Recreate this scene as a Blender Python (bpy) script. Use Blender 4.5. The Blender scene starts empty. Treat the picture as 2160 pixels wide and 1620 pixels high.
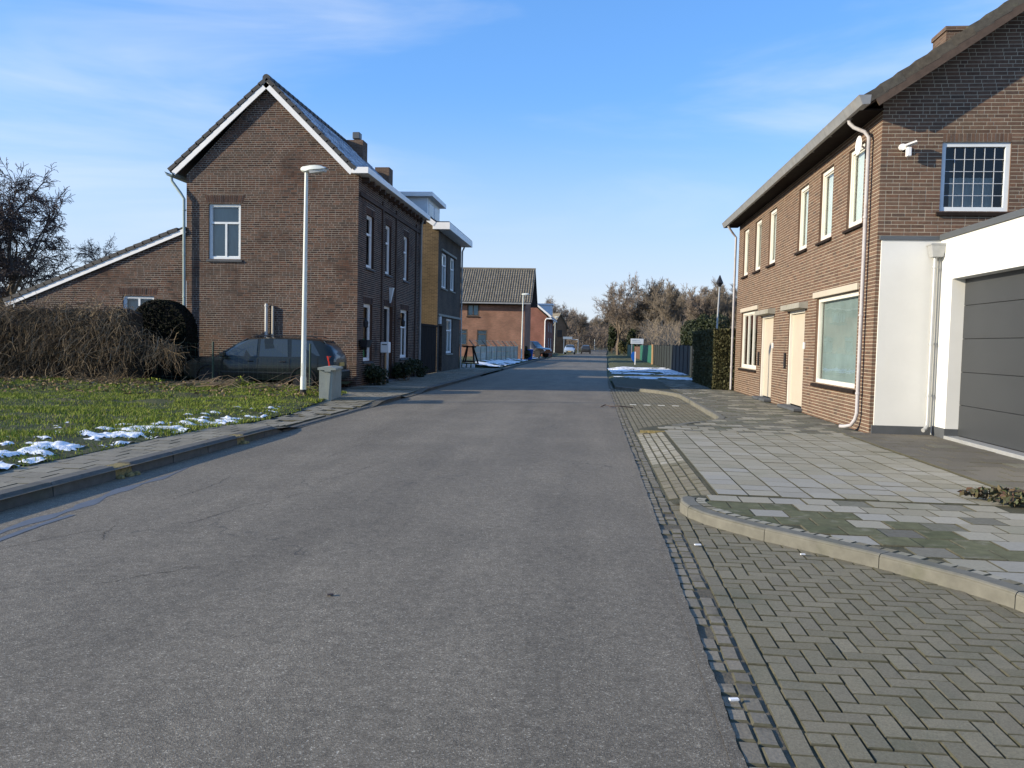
import bpy, math, random
import numpy as np
from mathutils import Vector, Matrix
from mathutils.geometry import tessellate_polygon

random.seed(7); RNG = np.random.default_rng(11)
S = bpy.context.scene
COL = S.collection
R = math.radians

# ------------------------------------------------------------------ camera
CAM_R = Vector((0.99480605, 0.09938931, 0.02197031))
CAM_U = Vector((-0.02684133, 0.04794072, 0.99848947))
CAM_F = Vector((-0.09818591, 0.99389308, -0.05035946))
CAM_P = Vector((0, 0, 1.55))
cam = bpy.data.cameras.new('camera')
cam.sensor_width = 36.0
cam.lens = 36.0 * 1700 / 2160
cam.clip_start = 0.05
cam.clip_end = 4000
cam_o = bpy.data.objects.new('camera', cam)
COL.objects.link(cam_o)
mw = Matrix((CAM_R, CAM_U, -CAM_F)).transposed().to_4x4()
mw.translation = CAM_P
cam_o.matrix_world = mw
S.camera = cam_o

# ------------------------------------------------------------------ light
SUN_EL, SUN_AZ = 18.0, 20.3          # elevation; angle of travel from +X towards +Y
sun_dir = Vector((math.cos(R(SUN_AZ)) * math.cos(R(SUN_EL)), math.sin(R(SUN_AZ)) * math.cos(R(SUN_EL)), -math.sin(R(SUN_EL))))
sl = bpy.data.lights.new('sun', 'SUN')
sl.energy = 4.1
sl.angle = R(0.5)
sl.color = (1.0, 0.87, 0.66)
so = bpy.data.objects.new('sun', sl)
COL.objects.link(so)
so.rotation_euler = sun_dir.to_track_quat('-Z', 'Y').to_euler()

world = bpy.data.worlds.new('World')
S.world = world
world.use_nodes = True
wn, wl = world.node_tree.nodes, world.node_tree.links
bg = wn['Background']
bg.inputs[1].default_value = 0.15
sky = wn.new('ShaderNodeTexSky')
sky.sky_type = 'NISHITA'
sky.sun_disc = False
sky.sun_elevation = R(SUN_EL)
sky.sun_rotation = R(270 - SUN_AZ)
sky.altitude = 0
sky.air_density = 1.0
sky.dust_density = 0.3
sky.ozone_density = 1.5
hs = wn.new('ShaderNodeHueSaturation')
hs.inputs['Saturation'].default_value = 1.22
hs.inputs['Value'].default_value = 1.15
gm = wn.new('ShaderNodeGamma')
gm.inputs[1].default_value = 0.62
wl.new(sky.outputs[0], gm.inputs[0])
tn = wn.new('ShaderNodeMix')
tn.data_type = 'RGBA'
tn.blend_type = 'MULTIPLY'
tn.inputs[0].default_value = 1
tn.inputs[7].default_value = (0.90, 1.115, 1.54, 1)
wl.new(gm.outputs[0], tn.inputs[6])
wl.new(tn.outputs[2], hs.inputs['Color'])
# thin cirrus: noise stretched along one direction of the sky dome
tc = wn.new('ShaderNodeTexCoord')
mp = wn.new('ShaderNodeMapping')
mp.inputs['Location'].default_value = (3.1, 0.8, 0.2)
mp.inputs['Rotation'].default_value = (R(8), R(15), R(-50))
mp.inputs['Scale'].default_value = (0.9, 1.1, 5.0)
wl.new(tc.outputs['Generated'], mp.inputs[0])
nz = wn.new('ShaderNodeTexNoise')
nz.inputs['Scale'].default_value = 1.55
nz.inputs['Detail'].default_value = 6
nz.inputs['Roughness'].default_value = 0.55
nz.inputs['Distortion'].default_value = 0.5
wl.new(mp.outputs[0], nz.inputs['Vector'])
cr = wn.new('ShaderNodeMapRange')
cr.interpolation_type = 'SMOOTHSTEP'
cr.inputs[1].default_value = 0.47
cr.inputs[2].default_value = 0.80
cr.inputs[3].default_value = 0.0
cr.inputs[4].default_value = 0.55
wl.new(nz.outputs[0], cr.inputs[0])
mx = wn.new('ShaderNodeMix')
mx.data_type = 'RGBA'
wl.new(cr.outputs[0], mx.inputs[0])
# pale haze towards the horizon, the same all round
sx = wn.new('ShaderNodeSeparateXYZ')
wl.new(tc.outputs['Generated'], sx.inputs[0])
hz = wn.new('ShaderNodeMapRange')
hz.interpolation_type = 'SMOOTHSTEP'
hz.inputs[1].default_value = 0.0
hz.inputs[2].default_value = 0.30
hz.inputs[3].default_value = 0.75
hz.inputs[4].default_value = 0.0
wl.new(sx.outputs[2], hz.inputs[0])
mh = wn.new('ShaderNodeMix')
mh.data_type = 'RGBA'
wl.new(hz.outputs[0], mh.inputs[0])
wl.new(hs.outputs[0], mh.inputs[6])
mh.inputs[7].default_value = (2.7, 2.88, 3.2, 1)
wl.new(mh.outputs[2], mx.inputs[6])
mx.inputs[7].default_value = (3.3, 3.6, 4.0, 1)
wl.new(mx.outputs[2], bg.inputs[0])

S.view_settings.view_transform = 'Standard'
S.view_settings.look = 'None'
S.view_settings.gamma = 1
S.view_settings.exposure = 0.83
S.render.engine = 'CYCLES'

# ------------------------------------------------------------------ materials
def lin(c):
    return tuple(((v / 255) / 12.92 if v <= 10 else (((v / 255) + 0.055) / 1.055) ** 2.4) for v in c)

MATS = {}

def pm(name, cols, rough=0.85, metal=0.0, spec=0.3, rnd=0.0, n1=None, tints=(), bump=None, coat=0.0, ramp_noise=None, trans=0.0):
    m = bpy.data.materials.new(name)
    m.use_nodes = True
    nt = m.node_tree
    N, L = nt.nodes, nt.links
    b = N['Principled BSDF']
    b.inputs['Roughness'].default_value = rough
    b.inputs['Metallic'].default_value = metal
    b.inputs['Specular IOR Level'].default_value = spec
    if coat:
        b.inputs['Coat Weight'].default_value = coat
        b.inputs['Coat Roughness'].default_value = 0.03
    if trans:
        b.inputs['Subsurface Weight'].default_value = 0
    geo = N.new('ShaderNodeNewGeometry')
    pos = geo.outputs['Position']

    def noise(scale, detail=3, stretch=None, rgh=0.55):
        t = N.new('ShaderNodeTexNoise')
        t.inputs['Scale'].default_value = scale
        t.inputs['Detail'].default_value = detail
        t.inputs['Roughness'].default_value = rgh
        if stretch:
            mpn = N.new('ShaderNodeMapping')
            mpn.inputs['Scale'].default_value = stretch
            L.new(pos, mpn.inputs[0])
            L.new(mpn.outputs[0], t.inputs['Vector'])
        else:
            L.new(pos, t.inputs['Vector'])
        return t.outputs[0]

    if len(cols) == 1:
        rgb = N.new('ShaderNodeRGB')
        rgb.outputs[0].default_value = (*cols[0], 1)
        col = rgb.outputs[0]
    else:
        cramp = N.new('ShaderNodeValToRGB')
        e = cramp.color_ramp.elements
        while len(e) < len(cols):
            e.new(0.5)
        for i, c in enumerate(cols):
            e[i].position = i / (len(cols) - 1)
            e[i].color = (*c, 1)
        if ramp_noise:
            v = noise(*ramp_noise)
            mr = N.new('ShaderNodeMapRange')
            mr.inputs[1].default_value = 0.3
            mr.inputs[2].default_value = 0.7
            L.new(v, mr.inputs[0])
            L.new(mr.outputs[0], cramp.inputs[0])
        else:
            oi = N.new('ShaderNodeObjectInfo')
            ad = N.new('ShaderNodeMath')
            ad.operation = 'ADD'
            L.new(oi.outputs['Random'], ad.inputs[0])
            L.new(geo.outputs['Random Per Island'], ad.inputs[1])
            fr = N.new('ShaderNodeMath')
            fr.operation = 'FRACT'
            L.new(ad.outputs[0], fr.inputs[0])
            L.new(fr.outputs[0], cramp.inputs[0])
        col = cramp.outputs[0]
    for t in tints:                                   # (scale, colour, lo, hi, stretch, amount)
        v = noise(t[0], 5, t[4] if len(t) > 4 else None, 0.6)
        mr = N.new('ShaderNodeMapRange')
        mr.inputs[1].default_value = t[2]
        mr.inputs[2].default_value = t[3]
        mr.inputs[4].default_value = t[5] if len(t) > 5 else 1.0
        L.new(v, mr.inputs[0])
        mix = N.new('ShaderNodeMix')
        mix.data_type = 'RGBA'
        L.new(mr.outputs[0], mix.inputs[0])
        L.new(col, mix.inputs[6])
        mix.inputs[7].default_value = (*t[1], 1)
        col = mix.outputs[2]
    if n1:
        v = noise(n1[0], n1[2] if len(n1) > 2 else 4, n1[3] if len(n1) > 3 else None, 0.65)
        mr = N.new('ShaderNodeMapRange')
        mr.inputs[1].default_value = 0.25
        mr.inputs[2].default_value = 0.75
        mr.inputs[3].default_value = 1 - n1[1]
        mr.inputs[4].default_value = 1 + n1[1]
        L.new(v, mr.inputs[0])
        mul = N.new('ShaderNodeMix')
        mul.data_type = 'RGBA'
        mul.blend_type = 'MULTIPLY'
        mul.inputs[0].default_value = 1
        L.new(col, mul.inputs[6])
        L.new(mr.outputs[0], mul.inputs[7])
        col = mul.outputs[2]
    L.new(col, b.inputs['Base Color'])
    if bump:
        v = noise(bump[0], 4, bump[3] if len(bump) > 3 else None)
        bp = N.new('ShaderNodeBump')
        bp.inputs['Strength'].default_value = bump[1]
        bp.inputs['Distance'].default_value = bump[2]
        L.new(v, bp.inputs['Height'])
        L.new(bp.outputs[0], b.inputs['Normal'])
    MATS[name] = m
    return m


def brick_tex(name, c1, c2, mortar, rough=0.9, along='X'):
    """far walls only: bricks too small to tell apart"""
    m = bpy.data.materials.new(name)
    m.use_nodes = True
    N, L = m.node_tree.nodes, m.node_tree.links
    b = N['Principled BSDF']
    b.inputs['Roughness'].default_value = rough
    b.inputs['Specular IOR Level'].default_value = 0.2
    geo = N.new('ShaderNodeNewGeometry')
    sep = N.new('ShaderNodeSeparateXYZ')
    L.new(geo.outputs['Position'], sep.inputs[0])
    com = N.new('ShaderNodeCombineXYZ')
    add = N.new('ShaderNodeMath')
    add.operation = 'ADD'
    L.new(sep.outputs[0], add.inputs[0])
    L.new(sep.outputs[1], add.inputs[1])
    L.new(add.outputs[0], com.inputs[0])
    L.new(sep.outputs[2], com.inputs[1])
    t = N.new('ShaderNodeTexBrick')
    t.inputs['Scale'].default_value = 1
    t.inputs['Brick Width'].default_value = 0.22
    t.inputs['Row Height'].default_value = 0.065
    t.inputs['Mortar Size'].default_value = 0.006
    t.inputs['Color1'].default_value = (*c1, 1)
    t.inputs['Color2'].default_value = (*c2, 1)
    t.inputs['Mortar'].default_value = (*mortar, 1)
    L.new(com.outputs[0], t.inputs['Vector'])
    nz_ = N.new('ShaderNodeTexNoise')
    nz_.inputs['Scale'].default_value = 0.8
    nz_.inputs['Detail'].default_value = 5
    L.new(geo.outputs['Position'], nz_.inputs['Vector'])
    mr = N.new('ShaderNodeMapRange')
    mr.inputs[1].default_value = 0.3
    mr.inputs[2].default_value = 0.7
    mr.inputs[3].default_value = 0.7
    mr.inputs[4].default_value = 1.2
    L.new(nz_.outputs[0], mr.inputs[0])
    mul = N.new('ShaderNodeMix')
    mul.data_type = 'RGBA'
    mul.blend_type = 'MULTIPLY'
    mul.inputs[0].default_value = 1
    L.new(t.outputs['Color'], mul.inputs[6])
    L.new(mr.outputs[0], mul.inputs[7])
    L.new(mul.outputs[2], b.inputs['Base Color'])
    bp = N.new('ShaderNodeBump')
    bp.inputs['Strength'].default_value = 0.5
    bp.inputs['Distance'].default_value = 0.006
    bp.invert = True
    L.new(t.outputs['Fac'], bp.inputs['Height'])
    L.new(bp.outputs[0], b.inputs['Normal'])
    MATS[name] = m
    return m


def glass_mat(name, tint=(0.75, 0.82, 0.82), refl=1.0):
    m = bpy.data.materials.new(name)
    m.use_nodes = True
    N, L = m.node_tree.nodes, m.node_tree.links
    out = N['Material Output']
    N.remove(N['Principled BSDF'])
    tr = N.new('ShaderNodeBsdfTransparent')
    tr.inputs[0].default_value = (*tint, 1)
    gl = N.new('ShaderNodeBsdfGlossy')
    gl.inputs['Roughness'].default_value = 0.015
    gl.inputs['Color'].default_value = (refl, refl, refl, 1)
    fr = N.new('ShaderNodeFresnel')
    fr.inputs[0].default_value = 1.5
    geo = N.new('ShaderNodeNewGeometry')
    nz_ = N.new('ShaderNodeTexNoise')
    nz_.inputs['Scale'].default_value = 1.4
    L.new(geo.outputs['Position'], nz_.inputs['Vector'])
    bp = N.new('ShaderNodeBump')
    bp.inputs['Strength'].default_value = 0.12
    bp.inputs['Distance'].default_value = 0.02
    L.new(nz_.outputs[0], bp.inputs['Height'])
    L.new(bp.outputs[0], gl.inputs['Normal'])
    mix = N.new('ShaderNodeMixShader')
    L.new(fr.outputs[0], mix.inputs[0])
    L.new(tr.outputs[0], mix.inputs[1])
    L.new(gl.outputs[0], mix.inputs[2])
    L.new(mix.outputs[0], out.inputs[0])
    MATS[name] = m
    return m


def asphalt_mat():
    m = bpy.data.materials.new('asphalt')
    m.use_nodes = True
    N, L = m.node_tree.nodes, m.node_tree.links
    b = N['Principled BSDF']
    b.inputs['Roughness'].default_value = 0.78
    b.inputs['Specular IOR Level'].default_value = 0.35
    geo = N.new('ShaderNodeNewGeometry')
    pos = geo.outputs['Position']
    vo = N.new('ShaderNodeTexVoronoi')
    vo.inputs['Scale'].default_value = 165
    L.new(pos, vo.inputs['Vector'])
    sp = N.new('ShaderNodeSeparateColor')
    L.new(vo.outputs['Color'], sp.inputs[0])
    cr_ = N.new('ShaderNodeValToRGB')
    e = cr_.color_ramp.elements
    pts = [(0, (.092, .078, .057)), (.35, (.13, .111, .081)), (.62, (.16, .138, .102)), (.86, (.188, .163, .121)), (.96, (.25, .221, .171)), (1, (.37, .335, .26))]
    while len(e) < len(pts):
        e.new(.5)
    for i, (p, c) in enumerate(pts):
        e[i].position = p
        e[i].color = (*c, 1)
    L.new(sp.outputs[0], cr_.inputs[0])
    col = cr_.outputs[0]

    def noise(scale, stretch, lo, hi, a, b_, detail=5):
        mpn = N.new('ShaderNodeMapping')
        mpn.inputs['Scale'].default_value = stretch
        L.new(pos, mpn.inputs[0])
        t = N.new('ShaderNodeTexNoise')
        t.inputs['Scale'].default_value = scale
        t.inputs['Detail'].default_value = detail
        t.inputs['Roughness'].default_value = .6
        L.new(mpn.outputs[0], t.inputs['Vector'])
        mr = N.new('ShaderNodeMapRange')
        mr.inputs[1].default_value = lo
        mr.inputs[2].default_value = hi
        mr.inputs[3].default_value = a
        mr.inputs[4].default_value = b_
        L.new(t.outputs[0], mr.inputs[0])
        return mr.outputs[0]
    for args in ((1.1, (1.1, .10, 1), .32, .7, .86, 1.2), (0.9, (1, .8, 1), .3, .7, .86, 1.14), (16, (1, 1, 1), .3, .7, .8, 1.2)):
        f = noise(*args)
        mul = N.new('ShaderNodeMix')
        mul.data_type = 'RGBA'
        mul.blend_type = 'MULTIPLY'
        mul.inputs[0].default_value = 1
        L.new(col, mul.inputs[6])
        L.new(f, mul.inputs[7])
        col = mul.outputs[2]
    # a few hairline cracks
    nzc = N.new('ShaderNodeTexNoise')
    nzc.inputs['Scale'].default_value = 2.5
    nzc.inputs['Detail'].default_value = 6
    L.new(pos, nzc.inputs['Vector'])
    mxv = N.new('ShaderNodeMix')
    mxv.data_type = 'RGBA'
    mxv.inputs[0].default_value = 0.22
    mpc = N.new('ShaderNodeMapping')
    mpc.inputs['Scale'].default_value = (0.55, 0.32, 1)
    L.new(pos, mpc.inputs[0])
    L.new(mpc.outputs[0], mxv.inputs[6])
    L.new(nzc.outputs[1], mxv.inputs[7])
    vc = N.new('ShaderNodeTexVoronoi')
    vc.feature = 'DISTANCE_TO_EDGE'
    vc.inputs['Scale'].default_value = 1.1
    L.new(mxv.outputs[2], vc.inputs['Vector'])
    lt = N.new('ShaderNodeMapRange')
    lt.inputs[1].default_value = 0.0
    lt.inputs[2].default_value = 0.0042
    lt.inputs[3].default_value = 1
    lt.inputs[4].default_value = 0
    L.new(vc.outputs[0], lt.inputs[0])
    msk = noise(.45, (1, 1, 1), .5, .6, 0, .75)
    mm = N.new('ShaderNodeMath')
    mm.operation = 'MULTIPLY'
    L.new(lt.outputs[0], mm.inputs[0])
    L.new(msk, mm.inputs[1])
    mixc = N.new('ShaderNodeMix')
    mixc.data_type = 'RGBA'
    L.new(mm.outputs[0], mixc.inputs[0])
    L.new(col, mixc.inputs[6])
    mixc.inputs[7].default_value = (.03, .03, .03, 1)
    L.new(mixc.outputs[2], b.inputs['Base Color'])
    bp = N.new('ShaderNodeBump')
    bp.inputs['Strength'].default_value = .35
    bp.inputs['Distance'].default_value = .004
    L.new(vo.outputs['Distance'], bp.inputs['Height'])
    L.new(bp.outputs[0], b.inputs['Normal'])
    MATS['asphalt'] = m


asphalt_mat()
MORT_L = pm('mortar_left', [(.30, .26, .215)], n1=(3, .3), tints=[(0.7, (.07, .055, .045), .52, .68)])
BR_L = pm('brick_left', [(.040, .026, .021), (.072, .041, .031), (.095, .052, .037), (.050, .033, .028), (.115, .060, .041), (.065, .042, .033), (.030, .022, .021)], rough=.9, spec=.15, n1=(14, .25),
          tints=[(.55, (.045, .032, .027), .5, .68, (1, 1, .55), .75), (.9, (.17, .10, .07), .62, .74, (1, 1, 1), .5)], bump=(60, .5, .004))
MORT_R = pm('mortar_right', [(.37, .325, .25)], n1=(4, .25))
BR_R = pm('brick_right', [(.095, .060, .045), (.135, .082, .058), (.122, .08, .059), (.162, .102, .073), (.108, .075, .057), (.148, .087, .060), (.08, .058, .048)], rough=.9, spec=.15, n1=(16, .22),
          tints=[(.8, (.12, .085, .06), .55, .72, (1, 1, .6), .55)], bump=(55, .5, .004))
WHITE = pm('white_paint', [(.78, .78, .77)], rough=.45, spec=.4, n1=(2.5, .06))
CREAM = pm('cream_paint', [(.47, .42, .34)], rough=.5, spec=.35, n1=(2, .06), tints=[(3, (.45, .36, .24), .66, .78, (1, 1, .4), .6)])
CREAMW = pm('cream_white_paint', [(.66, .64, .58)], rough=.45, spec=.4, n1=(3, .05))
WGREY = pm('bluegrey_white_paint', [(.66, .70, .72)], rough=.45, n1=(3, .08))
PLASTER = pm('white_plaster', [(.65, .655, .63)], rough=.92, spec=.15, n1=(1.3, .05), tints=[(2.2, (.66, .65, .58), .6, .8, (1, 1, .35), .5)], bump=(180, .25, .002))
ANTHR = pm('anthracite_metal', [(.085, .095, .105)], rough=.42, spec=.4, n1=(2.5, .08))
DOORG = pm('garage_grey', [(.040, .044, .048)], rough=.5, spec=.35, n1=(1.5, .07), bump=(240, .12, .001))
PLINTH = pm('dark_plinth', [(.075, .082, .09)], rough=.8, n1=(3, .2))
CONC = pm('concrete', [(.27, .26, .225)], n1=(5, .2), tints=[(1.6, (.16, .16, .10), .55, .75, (1, 1, 1), .7)], bump=(90, .4, .003))
KERB = pm('kerb_concrete', [(.125, .122, .102), (.148, .144, .12), (.137, .134, .112)], n1=(9, .2), tints=[(2.2, (.085, .09, .055), .54, .72, (1, 1, 1), .6)], bump=(130, .5, .003))
KERB_L = pm('kerb_concrete_dark', [(.088, .086, .078), (.11, .107, .096)], n1=(9, .25), tints=[(2.2, (.075, .08, .06), .52, .7)], bump=(130, .5, .003))
MOSSD = pm('mossy_gully', [(.30, .23, .10), (.20, .17, .075)], ramp_noise=(18,), n1=(30, .4), bump=(60, 1, .02))
PAVER = pm('clinker_paver', [(.15, .134, .088), (.178, .159, .107), (.205, .182, .124), (.167, .148, .103), (.19, .17, .113)], n1=(90, .30), tints=[(1.1, (.085, .095, .06), .52, .7, (1, 1, 1), .6), (260, (.36, .35, .30), .66, .72)], bump=(150, .6, .004))
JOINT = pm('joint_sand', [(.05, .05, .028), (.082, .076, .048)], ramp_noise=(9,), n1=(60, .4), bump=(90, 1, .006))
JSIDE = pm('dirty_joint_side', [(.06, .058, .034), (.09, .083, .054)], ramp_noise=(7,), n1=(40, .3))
COBB = pm('cobble_stone', [(.15, .133, .10), (.185, .165, .127), (.21, .188, .145), (.168, .15, .115)], n1=(60, .25), tints=[(3.0, (.075, .07, .055), .55, .68, (1, 1, 1), .85)], bump=(70, .6, .004))
GUTT = pm('gutter_dirt', [(.08, .07, .05), (.125, .11, .08)], ramp_noise=(6,), n1=(50, .3), bump=(60, 1, .006))
TILE = pm('paving_tile_grey', [(.24, .222, .165), (.275, .252, .19), (.30, .28, .22), (.255, .238, .18), (.32, .30, .245)], n1=(45, .14), tints=[(.9, (.17, .175, .115), .56, .72, (1, 1, 1), .6)], bump=(140, .4, .003))
TILEM = pm('paving_tile_mossy', [(.07, .078, .036), (.09, .095, .046), (.115, .115, .062), (.08, .086, .042)], n1=(9, .35), tints=[(5, (.22, .205, .155), .56, .70, (1, 1, 1), .7)], bump=(140, .5, .003))
TILEL = pm('paving_tile_pale', [(.255, .243, .205), (.295, .283, .242), (.27, .258, .22)], n1=(30, .1), bump=(140, .3, .002))
TILED = pm('paving_tile_dark', [(.115, .11, .09), (.14, .135, .105), (.175, .165, .13), (.10, .10, .075)], n1=(30, .25), tints=[(1.4, (.085, .095, .05), .5, .68, (1, 1, 1), .7)], bump=(140, .5, .003))
SLAB = pm('forecourt_slab', [(.11, .10, .08), (.128, .117, .094), (.145, .132, .107), (.12, .109, .088)], n1=(40, .2), bump=(140, .4, .003))
TILE_LF = pm('paving_tile_left', [(.19, .172, .13), (.22, .20, .152), (.205, .185, .142), (.24, .22, .168)], n1=(30, .2), tints=[(1.2, (.10, .095, .07), .52, .7, (1, 1, 1), .7)], bump=(120, .5, .003))
DIRT = pm('dirt', [(.085, .078, .06), (.12, .11, .088)], ramp_noise=(4,), n1=(40, .35), bump=(30, 1, .02))
GROUND = pm('ground_winter_grass', [(.045, .060, .022), (.075, .085, .032), (.10, .095, .045), (.06, .072, .026)], ramp_noise=(1.6, 6), n1=(30, .4), bump=(25, 1, .04))
VERGE = pm('verge_soil', [(.035, .045, .016), (.06, .07, .024), (.085, .075, .036)], ramp_noise=(3, 6), n1=(40, .4), bump=(30, 1, .04))
GRASS = pm('grass_blade', [(.12, .165, .02), (.165, .22, .028), (.20, .255, .036), (.23, .25, .05), (.14, .19, .022), (.27, .235, .085)], rough=.75, spec=.12)
LITTER = pm('leaf_litter', [(.14, .095, .05), (.20, .145, .08), (.10, .065, .035), (.26, .20, .12)], rough=.9)
SNOW = pm('snow', [(.82, .84, .87)], rough=.7, spec=.3, n1=(8, .05), bump=(25, .6, .02))
ZINC = pm('zinc', [(.27, .275, .275)], rough=.5, metal=.25, n1=(5, .18), tints=[(2.5, (.30, .29, .27), .5, .7, (1, 1, .5), .7)])
ZINCP = pm('peeling_pipe_paint', [(.42, .41, .42)], rough=.6, n1=(4, .1), tints=[(5, (.36, .33, .33), .52, .62, (1, 1, .4), .9), (1.7, (.33, .22, .13), .64, .7, (1, 1, .8), .7)])
GREENP = pm('green_patina_pipe', [(.30, .37, .35)], rough=.6, n1=(3, .2))
GALV = pm('galvanised_steel', [(.40, .41, .41)], rough=.45, metal=.35, n1=(5, .1))
LAMPW = pm('lamp_white', [(.60, .63, .58)], rough=.35, spec=.5, n1=(3, .05))
LGLASS = pm('lamp_glass', [(.55, .57, .56)], rough=.15, spec=.6)
DKWOOD = pm('dark_wood', [(.022, .017, .015)], rough=.9, spec=.08, n1=(8, .3, 4, (1, 1, .2)))
BARGE = pm('barge_board', [(.085, .060, .045)], rough=.7, n1=(10, .25))
TILE_R = pm('roof_tile_brown', [(.075, .065, .052), (.095, .08, .06), (.085, .078, .065), (.065, .058, .048)], rough=.85, n1=(12, .3), tints=[(4, (.13, .13, .085), .58, .72, (1, 1, 1), .6)], bump=(60, .5, .004))
TILE_DK = pm('roof_tile_dark', [(.035, .037, .040), (.05, .05, .052), (.042, .043, .046)], rough=.6, n1=(12, .25), tints=[(3, (.05, .065, .04), .58, .7, (1, 1, 1), .5)], bump=(60, .4, .004))
TILE_FR = pm('roof_tile_frost', [(.10, .12, .15), (.14, .16, .19), (.085, .10, .13)], rough=.55, n1=(8, .2), tints=[(2.2, (.55, .58, .62), .40, .60, (1, 1, 1), .8)], bump=(60, .4, .004))
TILE_3 = pm('roof_tile_grey_brown', [(.13, .115, .09), (.16, .14, .11), (.18, .16, .125), (.145, .13, .10)], rough=.85, n1=(6, .3), tints=[(1.3, (.08, .072, .06), .55, .7, (1, 1, 1), .6), (2.5, (.20, .20, .12), .6, .72, (1, 1, 1), .5)])
GLASS = glass_mat('window_glass')
CURT = pm('net_curtain', [(.62, .63, .62)], rough=.95, n1=(14, .18, 3, (3, 3, .15)))
ROOMD = pm('dark_interior', [(.03, .032, .036)], rough=.9)  # flat dark sheet behind the panes, darkness of the unlit room as colour
CURTB = pm('grey_blind', [(.50, .52, .53)], rough=.9, n1=(6, .12, 3, (1, 1, .2)))
CURTS = pm('pale_backing', [(.29, .335, .345)], rough=.9, n1=(1.2, .25))  # pale blind close behind the glass, for a milky pane
LEAD = pm('lead_came', [(.50, .53, .57)], rough=.5)
BLACK = pm('black_plastic', [(.018, .018, .02)], rough=.5)
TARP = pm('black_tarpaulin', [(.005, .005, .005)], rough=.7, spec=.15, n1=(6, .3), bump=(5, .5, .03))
RUBBER = pm('tyre_rubber', [(.02, .02, .021)], rough=.85)
RIM = pm('wheel_rim', [(.38, .39, .40)], rough=.35, metal=.6)
P_GREEN = pm('car_paint_dark_teal', [(.009, .013, .012)], rough=.35, coat=.35)
P_BLACK = pm('car_paint_black', [(.010, .010, .012)], rough=.25, coat=.8)
P_SILVER = pm('car_paint_pale_blue', [(.42, .50, .58)], rough=.3, metal=.3, coat=.7)
P_DARK = pm('car_paint_dark_grey', [(.03, .032, .035)], rough=.3, coat=.7)
CGLASS = pm('car_glass', [(.03, .042, .05)], rough=.05, spec=.7)
REDL = pm('tail_light', [(.45, .025, .015)], rough=.2, spec=.6)
HEADL = pm('head_light', [(.7, .72, .74)], rough=.12, spec=.7)
YPLATE = pm('number_plate', [(.50, .34, .09)], rough=.5)
GPAINT = pm('green_wire', [(.025, .055, .04)], rough=.5)
GSCREEN = pm('green_screen_panel', [(.018, .11, .075)], rough=.6, n1=(3, .2))
DSCREEN = pm('slate_screen_panel', [(.022, .027, .024)], rough=.7, n1=(3, .25))
POSTW = pm('timber_post', [(.30, .19, .10)], rough=.85, n1=(10, .3, 4, (1, 1, .2)))
GATEW = pm('brown_timber', [(.11, .06, .04)], rough=.85, n1=(6, .35))
SIGNW = pm('sign_board_pale', [(.50, .55, .60)], rough=.5)
SIGNT = pm('sign_print', [(.22, .28, .35)], rough=.5)
BLUE = pm('blue_plastic', [(.012, .10, .42)], rough=.4)
BARK = pm('bark', [(.12, .095, .07), (.16, .125, .09)], rough=.95, ramp_noise=(5,), n1=(20, .3))
BARKW = pm('birch_bark', [(.50, .46, .40), (.16, .13, .11), (.55, .50, .44)], rough=.9, ramp_noise=(5,))
TWIG = pm('twig', [(.155, .13, .098), (.195, .162, .122), (.175, .142, .11)], rough=.95)
TWIGR = pm('twig_reddish', [(.17, .138, .11), (.205, .165, .13), (.16, .13, .105)], rough=.95)
TWIGD = pm('twig_dark', [(.055, .045, .045), (.075, .06, .058)], rough=.95)
VINE = pm('dead_vine', [(.085, .062, .04), (.15, .11, .068), (.055, .04, .028), (.24, .185, .115), (.11, .08, .052), (.34, .27, .18), (.07, .05, .034)], rough=.95, tints=[(1.3, (.035, .026, .018), .5, .64, (1, 1, 1), .75), (1.9, (.30, .23, .14), .6, .72, (1, 1, 1), .6)])
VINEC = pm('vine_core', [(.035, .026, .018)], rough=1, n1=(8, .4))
LEAFD = pm('evergreen_leaf', [(.014, .022, .009), (.024, .034, .012), (.036, .046, .017)], rough=.6)
LEAFH = pm('hedge_leaf', [(.05, .054, .021), (.075, .074, .029), (.09, .083, .038), (.04, .044, .017)], rough=.8)
LEAFR = pm('ground_cover_leaf', [(.05, .075, .03), (.10, .045, .035), (.07, .09, .04), (.14, .12, .06), (.06, .04, .025)], rough=.6)
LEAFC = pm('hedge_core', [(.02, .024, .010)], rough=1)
BITUM = pm('bitumen_repair', [(.095, .10, .11)], rough=.5, spec=.5, n1=(7, .18))
CABIN = pm('cabinet_grey', [(.27, .29, .25)], rough=.7, n1=(4, .12), tints=[(3, (.20, .20, .17), .55, .7, (1, 1, .5), .6)], bump=(120, .2, .002))
WDASH = pm('white_marking', [(.62, .62, .58)], rough=.8)
BR3 = brick_tex('brick_house_three', (.27, .125, .085), (.20, .095, .066), (.26, .20, .15))
BR4 = brick_tex('brick_house_four', (.28, .105, .078), (.22, .085, .062), (.22, .15, .11))
BR2S = brick_tex('brick_yellow_side', (.105, .078, .047), (.065, .05, .033), (.17, .13, .075))
BR2F = brick_tex('brick_grey_front', (.085, .066, .052), (.06, .047, .038), (.10, .085, .066))
BR5 = brick_tex('brick_house_five', (.24, .15, .085), (.18, .11, .065), (.22, .17, .12))
BRCH = brick_tex('brick_chimney', (.13, .085, .06), (.09, .06, .045), (.17, .14, .11))
SHUT = pm('green_shutter', [(.02, .08, .055)], rough=.6)

# ------------------------------------------------------------------ helpers
def link(o, parent=None, world=True):
    COL.objects.link(o)
    if parent is not None:
        o.parent = parent
        if world:
            o.matrix_parent_inverse = WM(parent).inverted()
    return o


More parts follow.
